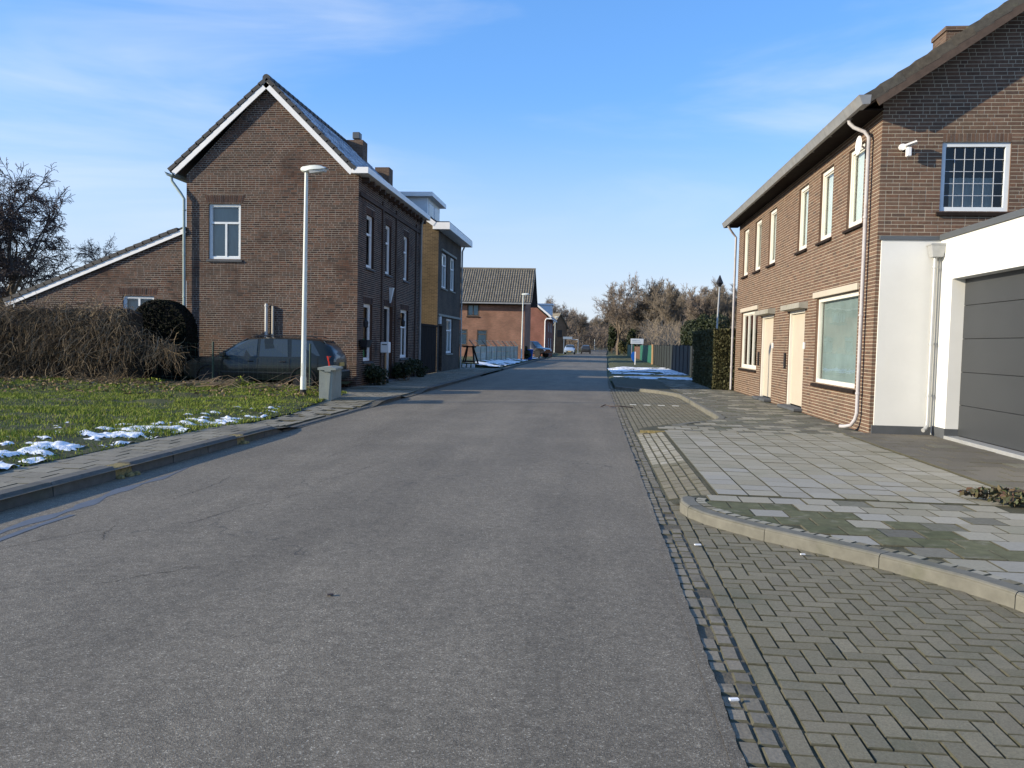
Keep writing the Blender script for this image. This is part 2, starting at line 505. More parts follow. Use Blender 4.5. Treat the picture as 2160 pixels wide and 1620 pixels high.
def WM(o):
    """world matrix from own transforms, without a depsgraph update"""
    if o.parent is None:
        return o.matrix_basis.copy()
    return WM(o.parent) @ o.matrix_parent_inverse @ o.matrix_basis


def np_mesh(name, V, F):
    V = np.asarray(V, np.float32)
    F = np.asarray(F, np.int32)
    me = bpy.data.meshes.new(name)
    k = F.shape[1]
    me.vertices.add(len(V))
    me.vertices.foreach_set('co', V.ravel())
    me.loops.add(F.size)
    me.loops.foreach_set('vertex_index', F.ravel())
    me.polygons.add(len(F))
    me.polygons.foreach_set('loop_start', np.arange(len(F), dtype=np.int32) * k)
    me.polygons.foreach_set('loop_total', np.full(len(F), k, np.int32))
    me.polygons.foreach_set('use_smooth', np.zeros(len(F), bool))
    me.update(calc_edges=True)
    return me


def obj_from(name, me, mat, parent=None, world=True):
    if mat is not None and not me.materials:
        me.materials.append(mat)
    return link(bpy.data.objects.new(name, me), parent, world)


class MB:
    def __init__(s):
        s.v, s.f = [], []

    def add(s, pts, faces):
        n = len(s.v)
        s.v.extend(tuple(p) for p in pts)
        s.f.extend(tuple(i + n for i in f) for f in faces)
        return s

    def hexa(s, p):
        return s.add(p, [(3, 2, 1, 0), (4, 5, 6, 7), (0, 1, 5, 4), (1, 2, 6, 5), (2, 3, 7, 6), (3, 0, 4, 7)])

    def box(s, x0, x1, y0, y1, z0, z1, b=0.0):
        if b <= 0:
            return s.hexa([(x0, y0, z0), (x1, y0, z0), (x1, y1, z0), (x0, y1, z0), (x0, y0, z1), (x1, y0, z1), (x1, y1, z1), (x0, y1, z1)])
        # chamfered: three rings top and bottom
        def ring(i, z):
            return [(x0 + i, y0, z), (x1 - i, y0, z), (x1, y0 + i, z), (x1, y1 - i, z), (x1 - i, y1, z), (x0 + i, y1, z), (x0, y1 - i, z), (x0, y0 + i, z)]
        def ring2(i, z):
            return [(x0 + 2 * i, y0 + i, z), (x1 - 2 * i, y0 + i, z), (x1 - i, y0 + 2 * i, z), (x1 - i, y1 - 2 * i, z), (x1 - 2 * i, y1 - i, z), (x0 + 2 * i, y1 - i, z), (x0 + i, y1 - 2 * i, z), (x0 + i, y0 + 2 * i, z)]
        pts = ring2(b, z0) + ring(b, z0 + b) + ring(b, z1 - b) + ring2(b, z1)
        fs = [tuple(range(7, -1, -1)), tuple(range(24, 32))]
        for k in range(3):
            for i in range(8):
                j = (i + 1) % 8
                fs.append((k * 8 + i, k * 8 + j, k * 8 + 8 + j, k * 8 + 8 + i))
        return s.add(pts, fs)

    def obox(s, c, ux, uy, uz):
        """box around centre c with half-vectors"""
        c, ux, uy, uz = Vector(c), Vector(ux), Vector(uy), Vector(uz)
        p = []
        for k in (-1, 1):
            for a, b in ((-1, -1), (1, -1), (1, 1), (-1, 1)):
                p.append(c + ux * a + uy * b + uz * k)
        return s.hexa(p)

    def bar(s, a, b, w, h=None):
        a, b = Vector(a), Vector(b)
        d = b - a
        up = Vector((0, 0, 1)) if abs(d.normalized().z) < .95 else Vector((0, 1, 0))
        x = d.cross(up).normalized()
        y = x.cross(d).normalized()
        return s.obox((a + b) / 2, x * w / 2, d / 2, y * (h or w) / 2)

    def prism(s, poly, axis, a, b):
        """poly: list of 2D points; extruded along axis 'x','y','z' from a to b"""
        def P(p, t):
            return {'x': (t, p[0], p[1]), 'y': (p[0], t, p[1]), 'z': (p[0], p[1], t)}[axis]
        n = len(poly)
        pts = [P(p, a) for p in poly] + [P(p, b) for p in poly]
        fs = [tuple(range(n))[::-1], tuple(range(n, 2 * n))] + [(i, (i + 1) % n, n + (i + 1) % n, n + i) for i in range(n)]
        return s.add(pts, fs)

    def tube(s, path, r, n=8, cap=True):
        path = [Vector(p) for p in path]
        rs = r if isinstance(r, (list, tuple)) else [r] * len(path)
        rings = []
        prev = None
        for i, p in enumerate(path):
            d = (path[min(i + 1, len(path) - 1)] - path[max(i - 1, 0)])
            d = d.normalized() if d.length > 1e-9 else Vector((0, 0, 1))
            if prev is None:
                x = d.orthogonal().normalized()
            else:
                x = (prev - d * prev.dot(d))
                x = x.normalized() if x.length > 1e-6 else d.orthogonal().normalized()
            prev = x
            y = d.cross(x)
            rings.append([p + (x * math.cos(2 * math.pi * k / n) + y * math.sin(2 * math.pi * k / n)) * rs[i] for k in range(n)])
        pts = [q for rg in rings for q in rg]
        fs = []
        for i in range(len(rings) - 1):
            for k in range(n):
                j = (k + 1) % n
                fs.append((i * n + k, i * n + j, (i + 1) * n + j, (i + 1) * n + k))
        if cap:
            fs.append(tuple(range(n))[::-1])
            fs.append(tuple(range(len(pts) - n, len(pts))))
        return s.add(pts, fs)

    def lathe(s, prof, c, axis='z', n=16):
        c = Vector(c)
        pts = []
        for r, t in prof:
            for k in range(n):
                a = 2 * math.pi * k / n
                u, w = r * math.cos(a), r * math.sin(a)
                pts.append(c + {'z': Vector((u, w, t)), 'x': Vector((t, u, w)), 'y': Vector((w, t, u))}[axis])
        fs = []
        for i in range(len(prof) - 1):
            for k in range(n):
                j = (k + 1) % n
                fs.append((i * n + k, i * n + j, (i + 1) * n + j, (i + 1) * n + k))
        fs.append(tuple(range(n))[::-1])
        fs.append(tuple(range(len(pts) - n, len(pts))))
        return s.add(pts, fs)

    def build(s, name, mat, parent=None, smooth=False, world=True, kind=None):
        me = bpy.data.meshes.new(name)
        me.from_pydata(s.v, [], s.f)
        me.update()
        if smooth:
            me.polygons.foreach_set('use_smooth', [True] * len(me.polygons))
            if hasattr(me, 'set_sharp_from_angle'):
                me.set_sharp_from_angle(angle=R(40))
        o = obj_from(name, me, mat, parent, world)
        if kind:
            o['kind'] = kind
        return o


def empty(name, loc=(0, 0, 0), rz=0.0):
    o = bpy.data.objects.new(name, None)
    o.empty_display_size = .2
    COL.objects.link(o)
    o.location = loc
    o.rotation_euler = (0, 0, rz)
    return o


def tag(o, label, cat, group=None):
    o['label'] = label
    o['category'] = cat
    if group:
        o['group'] = group
    return o


def struct(o):
    o['kind'] = 'structure'
    return o


def copy_tree(o, parent=None):
    c = o.copy()
    COL.objects.link(c)
    c.parent = parent
    for ch in list(o.children):
        copy_tree(ch, c)
    return c


def px_of(x, y, z):
    d = Vector((x, y, z)) - CAM_P
    f = d.dot(CAM_F)
    if f < .1:
        return None
    return (1080 + 1700 * d.dot(CAM_R) / f, 810 - 1700 * d.dot(CAM_U) / f, f)


def in_frame(x, y, z, m=15):
    p = px_of(x, y, z)
    return p is not None and -m < p[0] < 2160 + m and -m < p[1] < 1620 + m


def vnoise(x, y, seed=0):
    x = np.asarray(x, float)
    y = np.asarray(y, float)
    xi, yi = np.floor(x).astype(int), np.floor(y).astype(int)
    fx, fy = x - xi, y - yi
    fx = fx * fx * (3 - 2 * fx)
    fy = fy * fy * (3 - 2 * fy)

    def h(a, b):
        n = (a * 374761393 + b * 668265263 + seed * 974711) & 0x7fffffff
        n = ((n ^ (n >> 13)) * 1274126177) & 0x7fffffff
        return ((n ^ (n >> 16)) & 0xffff) / 65535.0
    return (h(xi, yi) * (1 - fx) + h(xi + 1, yi) * fx) * (1 - fy) + (h(xi, yi + 1) * (1 - fx) + h(xi + 1, yi + 1) * fx) * fy


def fbm(x, y, seed=0, o=4):
    t, a, n = 0, .5, 0
    for k in range(o):
        t = t + a * vnoise(np.asarray(x) * 2 ** k, np.asarray(y) * 2 ** k, seed + k)
        n += a
        a *= .5
    return t / n


def sheet(name, poly, z, mat, kind='structure'):
    tri = tessellate_polygon([[Vector((p[0], p[1], 0)) for p in poly]])
    me = bpy.data.meshes.new(name)
    zf = z if callable(z) else (lambda x, y: z)
    fs = []
    for t in tri:
        a, b, c = (Vector((*poly[i][:2], 0)) for i in t)
        fs.append(t if (b - a).cross(c - a).z > 0 else t[::-1])
    me.from_pydata([(p[0], p[1], zf(p[0], p[1])) for p in poly], [], fs)
    me.update()
    o = obj_from(name, me, mat)
    o['kind'] = kind
    return o


def inside(poly, x, y):
    c = False
    j = len(poly) - 1
    for i in range(len(poly)):
        xi, yi = poly[i][:2]
        xj, yj = poly[j][:2]
        if (yi > y) != (yj > y) and x < (xj - xi) * (y - yi) / (yj - yi) + xi:
            c = not c
        j = i
    return c


# --- small laid pieces (pavers, tiles, cobbles)
PIECE_MESH = {}


def piece_geo(lx, ly, h, ch):
    a, b = lx / 2, ly / 2
    top = [(-a + ch, -b + ch, 0), (a - ch, -b + ch, 0), (a - ch, b - ch, 0), (-a + ch, b - ch, 0)]
    mid = [(-a, -b, -ch), (a, -b, -ch), (a, b, -ch), (-a, b, -ch)]
    bot = [(-a, -b, -h), (a, -b, -h), (a, b, -h), (-a, b, -h)]
    f = [(0, 1, 2, 3)]
    for i in range(4):
        j = (i + 1) % 4
        f += [(i + 4, j + 4, j, i), (i + 8, j + 8, j + 4, i + 4)]
    return np.array(top + mid + bot, float), np.array(f, int)


class Pieces:
    def __init__(s):
        s.p = []

    def put(s, x, y, z, lx, ly, rot=0.0, h=.06, ch=.006, mat=None, tx=0.0, ty=0.0):
        s.p.append((x, y, z, round(lx, 3), round(ly, 3), rot, h, ch, mat, tx, ty))

    def finish(s, name, parent, rest_name, nmax=300, force_rest=False):
        vis, rest = [], []
        for q in s.p:
            (vis if in_frame(q[0], q[1], q[2]) and not force_rest else rest).append(q)
        vis.sort(key=lambda q: (q[0] - CAM_P.x) ** 2 + (q[1] - CAM_P.y) ** 2)
        rest += vis[nmax:]
        for q in vis[:nmax]:
            x, y, z, lx, ly, rot, h, ch, mat, tx, ty = q
            key = (lx, ly, h, ch, mat.name)
            if key not in PIECE_MESH:
                v, f = piece_geo(lx, ly, h, ch)
                me = np_mesh(name, v, f)
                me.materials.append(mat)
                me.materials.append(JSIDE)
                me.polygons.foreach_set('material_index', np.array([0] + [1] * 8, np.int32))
                PIECE_MESH[key] = me
            o = bpy.data.objects.new(name, PIECE_MESH[key])
            o.location = (x, y, z)
            o.rotation_euler = (tx, ty, rot)
            link(o, parent, False)
        bym = {}
        for q in rest:
            bym.setdefault(q[8].name, []).append(q)
        for mn, qs in bym.items():
            Vs, Fs, n = [], [], 0
            for x, y, z, lx, ly, rot, h, ch, mat, tx, ty in qs:
                v, f = piece_geo(lx, ly, h, ch)
                c, sn = math.cos(rot), math.sin(rot)
                w = v.copy()
                w[:, 2] += tx * v[:, 1] - ty * v[:, 0]
                w[:, 0] = v[:, 0] * c - v[:, 1] * sn + x
                w[:, 1] = v[:, 0] * sn + v[:, 1] * c + y
                w[:, 2] += z
                Vs.append(w)
                Fs.append(f + n)
                n += len(v)
            me = np_mesh(rest_name, np.vstack(Vs), np.vstack(Fs))
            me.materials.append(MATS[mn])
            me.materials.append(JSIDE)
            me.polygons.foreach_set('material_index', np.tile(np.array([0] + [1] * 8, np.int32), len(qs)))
            o = obj_from(rest_name, me, None, parent, False)
            o['kind'] = 'stuff'


# --- brick walls with real bricks
BRICK_MESH = {}


def poly_range(poly, v):
    xs = []
    for i in range(len(poly)):
        (u0, v0), (u1, v1) = poly[i], poly[(i + 1) % len(poly)]
        if (v0 <= v < v1) or (v1 <= v < v0):
            xs.append(u0 + (u1 - u0) * (v - v0) / (v1 - v0))
    return (min(xs), max(xs)) if len(xs) >= 2 else None


def brick_wall(parent, O, u, n, poly, holes, bmat, mmat, reveal=.11, arches=(), skip=(), header_p=.3, singles=0, urange=None, rows=(0, 1e9),
               course=.065, name='wall', joint=.0125, sink=.003, seed=1, reveal_mat=None, arch_lean=.1):
    """O origin, u horizontal unit vector, n outward normal. poly/holes in (u, z)."""
    O, u, n = Vector(O), Vector(u), Vector(n)
    rnd = random.Random(seed)
    Z = Vector((0, 0, 1))
    loops = [[Vector((p[0], p[1], 0)) for p in poly]]
    for h in holes:
        loops.append([Vector((h[0], h[2], 0)), Vector((h[0], h[3], 0)), Vector((h[1], h[3], 0)), Vector((h[1], h[2], 0))])
    flat = [p for l in loops for p in l]
    tri = tessellate_polygon(loops)
    w = MB()
    flip = u.cross(Z).dot(n) < 0
    pts = [O + u * p.x + Z * p.y for p in flat]
    fs = []
    for t in tri:
        a, b, c = (flat[i] for i in t)
        ccw = (b - a).cross(c - a).z > 0
        fs.append(t if ccw != flip else t[::-1])
    w.add(pts, fs)
    wall = w.build(name, mmat, parent)
    # reveals
    if holes:
        for h in holes:
            rv = MB()
            c = [(h[0], h[2]), (h[1], h[2]), (h[1], h[3]), (h[0], h[3])]
            f0 = [O + u * a + Z * b + n * sink for a, b in c]
            b0 = [O + u * a + Z * b - n * reveal for a, b in c]
            for i in range(4):
                j = (i + 1) % 4
                rv.add([f0[i], f0[j], b0[j], b0[i]], [(0, 1, 2, 3), (3, 2, 1, 0)][:1])
            rv.build('reveal', reveal_mat or bmat, wall)
    quads = []          # (corners (u,v)x4, full kind)
    vmax = max(p[1] for p in poly)
    vmin = min(p[1] for p in poly)
    nrow = int((vmax - vmin) / course)
    block = [tuple(h) for h in holes] + [(a[0], a[1], a[2], a[3]) for a in arches] + [tuple(q) for q in skip]
    for r in range(nrow):
        v0 = vmin + r * course + joint / 2
        v1 = v0 + course - joint
        vm = (v0 + v1) / 2
        if vm < rows[0] or vm > rows[1]:
            continue
        ra, rb = poly_range(poly, v0), poly_range(poly, v1)
        if not ra or not rb:
            continue
        a, b = max(ra[0], rb[0]), min(ra[1], rb[1])
        if urange:
            a, b = max(a, urange[0]), min(b, urange[1])
        iv = [(a, b, v0, v1)]
        for h in block:
            nx = []
            for p, q, w0, w1 in iv:
                if h[1] <= p or h[0] >= q or h[3] <= w0 or h[2] >= w1:
                    nx.append((p, q, w0, w1))
                    continue
                if h[0] > p:
                    nx.append((p, h[0], w0, w1))
                if h[1] < q:
                    nx.append((h[1], q, w0, w1))
                if h[3] < w1 - .012:
                    nx.append((max(p, h[0]), min(q, h[1]), h[3] + .004, w1))
                if h[2] > w0 + .012:
                    nx.append((max(p, h[0]), min(q, h[1]), w0, h[2] - .002))
            iv = nx
        for p, q, w0, w1 in iv:
            if q - p < .03:
                continue
            x = p
            first = True
            while x < q - .02:
                L = .10 if rnd.random() < header_p else .21
                if first and r % 2:
                    L = .10 if rnd.random() < .7 else .155
                first = False
                e = min(x + L, q)
                if q - e < .04:
                    e = q
                full = 's' if abs(e - x - .21) < 1e-6 else ('h' if abs(e - x - .10) < 1e-6 else None)
                if w1 - w0 < v1 - v0 - 1e-6:
                    full = None
                quads.append((((x, w0), (e, w0), (e, w1), (x, w1)), full))
                x = e + joint
    for a in arches:
        u0, u1, v0, v1 = a[:4]
        k = max(2, int((u1 - u0) / .066))
        um = (u0 + u1) / 2
        for i in range(k):
            p, q = u0 + (u1 - u0) * i / k + .005, u0 + (u1 - u0) * (i + 1) / k - .005
            lt = lambda t: um + (t - um) * (1 + arch_lean)
            quads.append((((p, v0 + .006), (q, v0 + .006), (lt(q), v1 - .006), (lt(p), v1 - .006)), None))
    single_ids = set()
    if singles:
        cand = []
        for i, (c, full) in enumerate(quads):
            if full:
                ctr = O + u * (c[0][0] + c[1][0]) / 2 + Z * (c[0][1] + c[2][1]) / 2
                if in_frame(*ctr):
                    cand.append(((ctr - CAM_P).length, i))
        cand.sort()
        single_ids = {i for _, i in cand[:singles]}
    V, F = [], []
    rotm = Matrix((u, Z, n)).transposed().to_4x4()
    for i, (c, full) in enumerate(quads):
        pr = sink + rnd.uniform(-.0008, .001)
        if i in single_ids:
            key = (full, bmat.name, course, joint)
            if key not in BRICK_MESH:
                L = .21 if full == 's' else .10
                hh = course - joint
                bv = [(-L / 2, -hh / 2, 0), (L / 2, -hh / 2, 0), (L / 2, hh / 2, 0), (-L / 2, hh / 2, 0)]
                vv = [(a_, b_, -.012) for a_, b_, _ in bv] + [(a_, b_, 0) for a_, b_, _ in bv]
                me = bpy.data.meshes.new('brick')
                me.from_pydata(vv, [], [(4, 5, 6, 7), (0, 1, 5, 4), (1, 2, 6, 5), (2, 3, 7, 6), (3, 0, 4, 7)])
                me.update()
                me.materials.append(bmat)
                BRICK_MESH[key] = me
            o = bpy.data.objects.new('brick', BRICK_MESH[key])
            m = rotm.copy()
            if rotm.to_3x3().determinant() < 0:
                m = Matrix((-u, Z, n)).transposed().to_4x4()
            m.translation = O + u * (c[0][0] + c[1][0]) / 2 + Z * (c[0][1] + c[2][1]) / 2 + n * pr
            o.matrix_basis = m
            link(o, wall, True)
            continue
        k = len(V)
        base = [O + u * a_ + Z * b_ for a_, b_ in c]
        V += [p - n * .002 for p in base] + [p + n * pr for p in base]
        ff = [(4, 5, 6, 7), (0, 1, 5, 4), (1, 2, 6, 5), (2, 3, 7, 6), (3, 0, 4, 7)]
        F += [tuple(k + t for t in (f[::-1] if flip else f)) for f in ff]
    if V:
        o = obj_from('bricks', np_mesh('bricks', [tuple(p) for p in V], F), bmat, wall, True)
        o['kind'] = 'stuff'
    return wall


def window(parent, O, u, n, u0, u1, z0, z1, fmat, depth=.09, fw=.075, bars=(), hbars=(), backing=None, back_off=.16, sill=None, glass=None, name='window', sash=True):
    """frame with panes, set 'depth' behind the wall face; bars at fractions across, hbars at fractions up"""
    O, u, n = Vector(O), Vector(u), Vector(n)
    Z = Vector((0, 0, 1))
    fr = MB()

    def slab(mb, a0, a1, b0, b1, d0, d1):
        mb.obox(O + u * (a0 + a1) / 2 + Z * (b0 + b1) / 2 - n * (d0 + d1) / 2, u * (a1 - a0) / 2, n * (d1 - d0) / 2, Z * (b1 - b0) / 2)
    slab(fr, u0, u1, z0, z0 + fw, depth, depth + .07)
    slab(fr, u0, u1, z1 - fw, z1, depth, depth + .07)
    slab(fr, u0, u0 + fw, z0 + fw, z1 - fw, depth + .001, depth + .069)
    slab(fr, u1 - fw, u1, z0 + fw, z1 - fw, depth + .001, depth + .069)
    o = fr.build(name, fmat, parent)
    us = [u0 + fw] + [u0 + (u1 - u0) * b for b in bars] + [u1 - fw]
    zs = [z0 + fw] + [z0 + (z1 - z0) * b for b in hbars] + [z1 - fw]
    bw = fw * .42
    if hbars:
        for h in zs[1:-1]:
            t = MB()
            slab(t, u0 + fw - .002, u1 - fw + .002, h - bw, h + bw, depth + .006, depth + .062)
            t.build('transom', fmat, o)
    if bars:
        top = zs[1] if hbars else zs[-1]
        for b in us[1:-1]:
            t = MB()
            slab(t, b - bw, b + bw, z0 + fw, top - (bw if hbars else 0), depth + .008, depth + .06)
            t.build('mullion', fmat, o)
    # panes
    cells = []
    if hbars and bars:
        for i in range(len(us) - 1):
            cells.append((us[i], us[i + 1], zs[0], zs[1]))
        for k in range(1, len(zs) - 1):
            cells.append((us[0], us[-1], zs[k], zs[k + 1]))
    else:
        for i in range(len(us) - 1):
            for k in range(len(zs) - 1):
                cells.append((us[i], us[i + 1], zs[k], zs[k + 1]))
    for c in cells:
        g = MB()
        d = depth + .045
        q = [O + u * a + Z * b - n * d for a, b in ((c[0], c[2]), (c[1], c[2]), (c[1], c[3]), (c[0], c[3]))]
        g.add(q, [(0, 1, 2, 3) if u.cross(Z).dot(n) > 0 else (3, 2, 1, 0)])
        g.build('pane', glass or GLASS, o)
        if sash:
            sh = MB()
            e = .028
            slab(sh, c[0], c[1], c[2], c[2] + e, depth + .03, depth + .058)
            slab(sh, c[0], c[1], c[3] - e, c[3], depth + .03, depth + .058)
            slab(sh, c[0], c[0] + e, c[2] + e, c[3] - e, depth + .031, depth + .057)
            slab(sh, c[1] - e, c[1], c[2] + e, c[3] - e, depth + .031, depth + .057)
            sh.build('sash', fmat, o)
    if backing is not None:
        g = MB()
        d = depth + back_off
        q = [O + u * a + Z * b - n * d for a, b in ((u0 - .02, z0 - .02), (u1 + .02, z0 - .02), (u1 + .02, z1 + .02), (u0 - .02, z1 + .02))]
        g.add(q, [(0, 1, 2, 3)])
        g.build('curtain_or_room', backing, o)
    if sill:
        g = MB()
        a, b = u0 - .06, u1 + .06
        p = [O + u * a + Z * (z0 - .075) - n * depth, O + u * b + Z * (z0 - .075) - n * depth, O + u * b + Z * (z0 - .085) + n * .055, O + u * a + Z * (z0 - .085) + n * .055,
             O + u * a + Z * (z0 + .0) - n * depth, O + u * b + Z * (z0 + .0) - n * depth, O + u * b + Z * (z0 - .035) + n * .055, O + u * a + Z * (z0 - .035) + n * .055]
        g.hexa(p)
        g.build('sill', sill, o)
    return o


def tile_roof(parent, p0, along, up, nrm, length, slope, tw, th, mat, name='roof_tiles', wave=.028, step=.022, kind='stuff', jitter=.004, seed=3):
    """overlapping pantiles: p0 low corner, along/up unit vectors on the slope, nrm outward"""
    rr = np.random.default_rng(seed)
    p0, along, up, nrm = (np.array(t, float) for t in (p0, along, up, nrm))
    nc, nr = int(round(length / tw)), int(round(slope / th))
    tw, th = length / nc, slope / nr
    prof = [(0, 0), (.18, .85), (.42, 1), (.62, .35), (.82, 0), (1.0, .12)]
    Vs, Fs, k = [], [], 0
    for r in range(nr):
        for c in range(nc):
            j = rr.uniform(-jitter, jitter)
            b = p0 + along * c * tw + up * r * th
            pts = []
            for t, h in prof:
                pts.append(b + along * t * tw + nrm * (h * wave + step + j) - up * .03)
            for t, h in prof:
                pts.append(b + along * t * tw + nrm * (h * wave + j) + up * (th + .005))
            for t, h in prof:
                pts.append(b + along * t * tw + nrm * (h * wave + step - .02 + j) - up * .03)
            Vs += pts
            m = len(prof)
            for i in range(m - 1):
                Fs.append((k + i, k + i + 1, k + m + i + 1, k + m + i))
                Fs.append((k + 2 * m + i, k + 2 * m + i + 1, k + i + 1, k + i))
            k += 3 * m
    o = obj_from(name, np_mesh(name, np.array(Vs), np.array(Fs)), mat, parent, True)
    if kind:
        o['kind'] = kind
    return o


def leaf_cloud(centers, sizes, n, leaf, seed=0, surface=.6):
    """leaf-sized quads spread through ellipsoids"""
    rg = np.random.default_rng(seed)
    vol = np.array([s[0] * s[1] * s[2] for s in sizes]) ** .8
    idx = rg.choice(len(centers), n, p=vol / vol.sum())
    C_ = np.array(centers, float)[idx]
    S_ = np.array(sizes, float)[idx]
    d = rg.normal(size=(n, 3))
    d /= np.linalg.norm(d, axis=1)[:, None]
    rad = rg.random(n) ** (1 / 3)
    rad = np.where(rg.random(n) < surface, .82 + .22 * rg.random(n), rad)
    P = C_ + d * rad[:, None] * S_
    return quads_at(P, leaf, rg)


def quads_at(P, leaf, rg, flat=0.0):
    n = len(P)
    a = rg.normal(size=(n, 3))
    a[:, 2] *= (1 - flat)
    a /= np.linalg.norm(a, axis=1)[:, None]
    b = rg.normal(size=(n, 3))
    b -= (b * a).sum(1)[:, None] * a
    b /= np.linalg.norm(b, axis=1)[:, None]
    s = (leaf * (.6 + .8 * rg.random(n)))[:, None]
    V = np.stack([P - a * s, P - b * s * .55, P + a * s, P + b * s * .55], 1).reshape(-1, 3)
    F = np.arange(4 * n).reshape(-1, 4)
    return V, F


def strands(paths, radii, nseg=3):
    """many thin 3-sided tubes; paths (n, k, 3), radii (n,)"""
    n, k, _ = paths.shape
    d = np.gradient(paths, axis=1)
    d /= np.linalg.norm(d, axis=2)[..., None] + 1e-9
    ref = np.array([.31, .52, .79])
    x = np.cross(d, ref)
    x /= np.linalg.norm(x, axis=2)[..., None] + 1e-9
    y = np.cross(d, x)
    taper = np.linspace(1, .45, k)[None, :, None]
    rings = []
    for q in range(3):
        a = 2 * math.pi * q / 3
        rings.append(paths + (x * math.cos(a) + y * math.sin(a)) * radii[:, None, None] * taper)
    V = np.stack(rings, 2).reshape(-1, 3)
    base = (np.arange(n)[:, None] * k + np.arange(k - 1)[None, :]).reshape(-1) * 3
    F = []
    for q in range(3):
        r = (q + 1) % 3
        F.append(np.stack([base + q, base + r, base + 3 + r, base + 3 + q], 1))
    return V, np.vstack(F)

# ------------------------------------------------------------------ ground and road
g = MB()
g.add([(-900, -300, -.10), (900, -300, -.10), (900, 1500, -.10), (-900, 1500, -.10)], [(0, 1, 2, 3)])
struct(g.build('ground', GROUND))

YS = [-6, 0, 6, 12, 20, 30, 40, 50, 60, 70, 85, 100, 115, 130, 150, 175, 200, 230, 270, 330]
XL = {-6: -5.05, 40: -5.08, 60: -5.05, 85: -4.85, 100: -4.6, 130: -3.7, 150: -3.0, 200: -1.8, 330: 1}
XR = {-6: .58, 30: .62, 50: .9, 85: 1.55, 100: 1.8, 130: 2.2, 150: 2.6, 200: 3.6, 330: 6.5}


def itp(d, y):
    k = sorted(d)
    return float(np.interp(y, k, [d[t] for t in k]))


r = MB()
for y in YS:
    a, b = itp(XL, y), itp(XR, y)
    for t in (0, .25, .5, .75, 1):
        r.v.append((a + (b - a) * t, y, .022 * math.sin(math.pi * t)))
    # rough right edge drop
    r.v.append((b + .004, y, -.05))
for i in range(len(YS) - 1):
    for k in range(5):
        r.f.append((i * 6 + k, i * 6 + k + 1, i * 6 + 6 + k + 1, i * 6 + 6 + k))
road = struct(r.build('road', MATS['asphalt'], smooth=True))

# crumbling asphalt lip along the gutter
lip = MB()
ys = np.arange(0, 15, .06)
xo = .60 + .018 * fbm(ys * 3, ys * 0 + 2, 5) + .010 * RNG.random(len(ys))
for i, y in enumerate(ys):
    lip.v += [(.555, y, .004), (xo[i], y, .003), (xo[i] + .006, y, -.03)]
for i in range(len(ys) - 1):
    for k in range(2):
        lip.f.append((i * 3 + k, i * 3 + k + 1, i * 3 + 3 + k + 1, i * 3 + 3 + k))
lo = lip.build('asphalt_edge', MATS['asphalt'], road)


def xz_road(x, y):
    a, b = itp(XL, y), itp(XR, y)
    return float(np.interp((x - a) / (b - a), [0, .25, .5, .75, 1], [0, .01556, .022, .01556, 0]))


def ribbon(path, name, mat, parent, dz=.002):
    """path: (x, y, halfwidth)"""
    m = MB()
    for i, (x, y, w) in enumerate(path):
        p, q = path[max(0, i - 1)], path[min(len(path) - 1, i + 1)]
        d = Vector((q[0] - p[0], q[1] - p[1])).normalized()
        nx, ny = -d.y, d.x
        for sg in (1, -1):
            X, Y = x + nx * w * sg, y + ny * w * sg
            m.v.append((X, Y, xz_road(X, Y) + dz))
    for i in range(len(path) - 1):
        m.f.append((2 * i, 2 * i + 1, 2 * i + 3, 2 * i + 2))
    return m.build(name, mat, parent)


pa = [(-4.42 - .028 * t + .03 * math.sin(t * 1.7), 4.6 + .1 * k, max(.006, (.045 + .025 * math.sin(k * .9) + .02 * random.random()) * min(1, (46 - k) / 14))) for k, t in ((k, k * .22) for k in range(46))]
ribbon(pa, 'bitumen_repair', BITUM, road)
pb = [(-4.28 - .02 * t + .04 * math.sin(t * 1.3 + 1), 4.5 + .1 * k, .025 + .012 * random.random()) for k, t in ((k, k * .2) for k in range(20))]
ribbon(pb, 'bitumen_repair', BITUM, road, .003)
CRK = pm('asphalt_crack', [(.028, .028, .028)], rough=.9)
for x0, y0, dx, dy, n in ((-4.2, 5.2, .035, .055, 14), (-3.3, 6.2, .028, .09, 18), (-2.9, 8.2, .03, .12, 15), (-3.9, 7.2, -.004, .09, 16), (-3.4, 10.2, .012, .16, 12), (-3.0, 4.6, .05, .05, 10), (-2.6, 6.9, .06, .03, 8), (-3.6, 5.6, -.03, .06, 8)):
    pth = []
    x, y = x0, y0
    for k in range(n * 3):
        pth.append((x, y, .0012 + .0028 * random.random() ** 2))
        x += dx / 3 + random.uniform(-.017, .017)
        y += dy / 3 + random.uniform(-.012, .012)
    ribbon(pth, 'crack', CRK, road)

# ------------------------------------------------------------------ right side: gutter, bays, pavement
sheet('gutter', [(.56, -2), (.80, -2), (.80, 45), (.58, 45)], -.013, GUTT)
gutter = bpy.data.objects['gutter']
P = Pieces()
for c, x in enumerate((.648, .742)):
    y = -1.5 + c * .09
    while y < 44:
        l = random.choice((.13, .15, .17, .19))
        if random.random() > .05:
            P.put(x + random.uniform(-.006, .006), y + l / 2, -.004 + random.uniform(-.005, .004), .083, l - .018, random.uniform(-.03, .03), .05, .008, COBB, random.uniform(-.02, .02), random.uniform(-.03, .03))
        y += l
P.finish('cobble', gutter, 'cobbles')

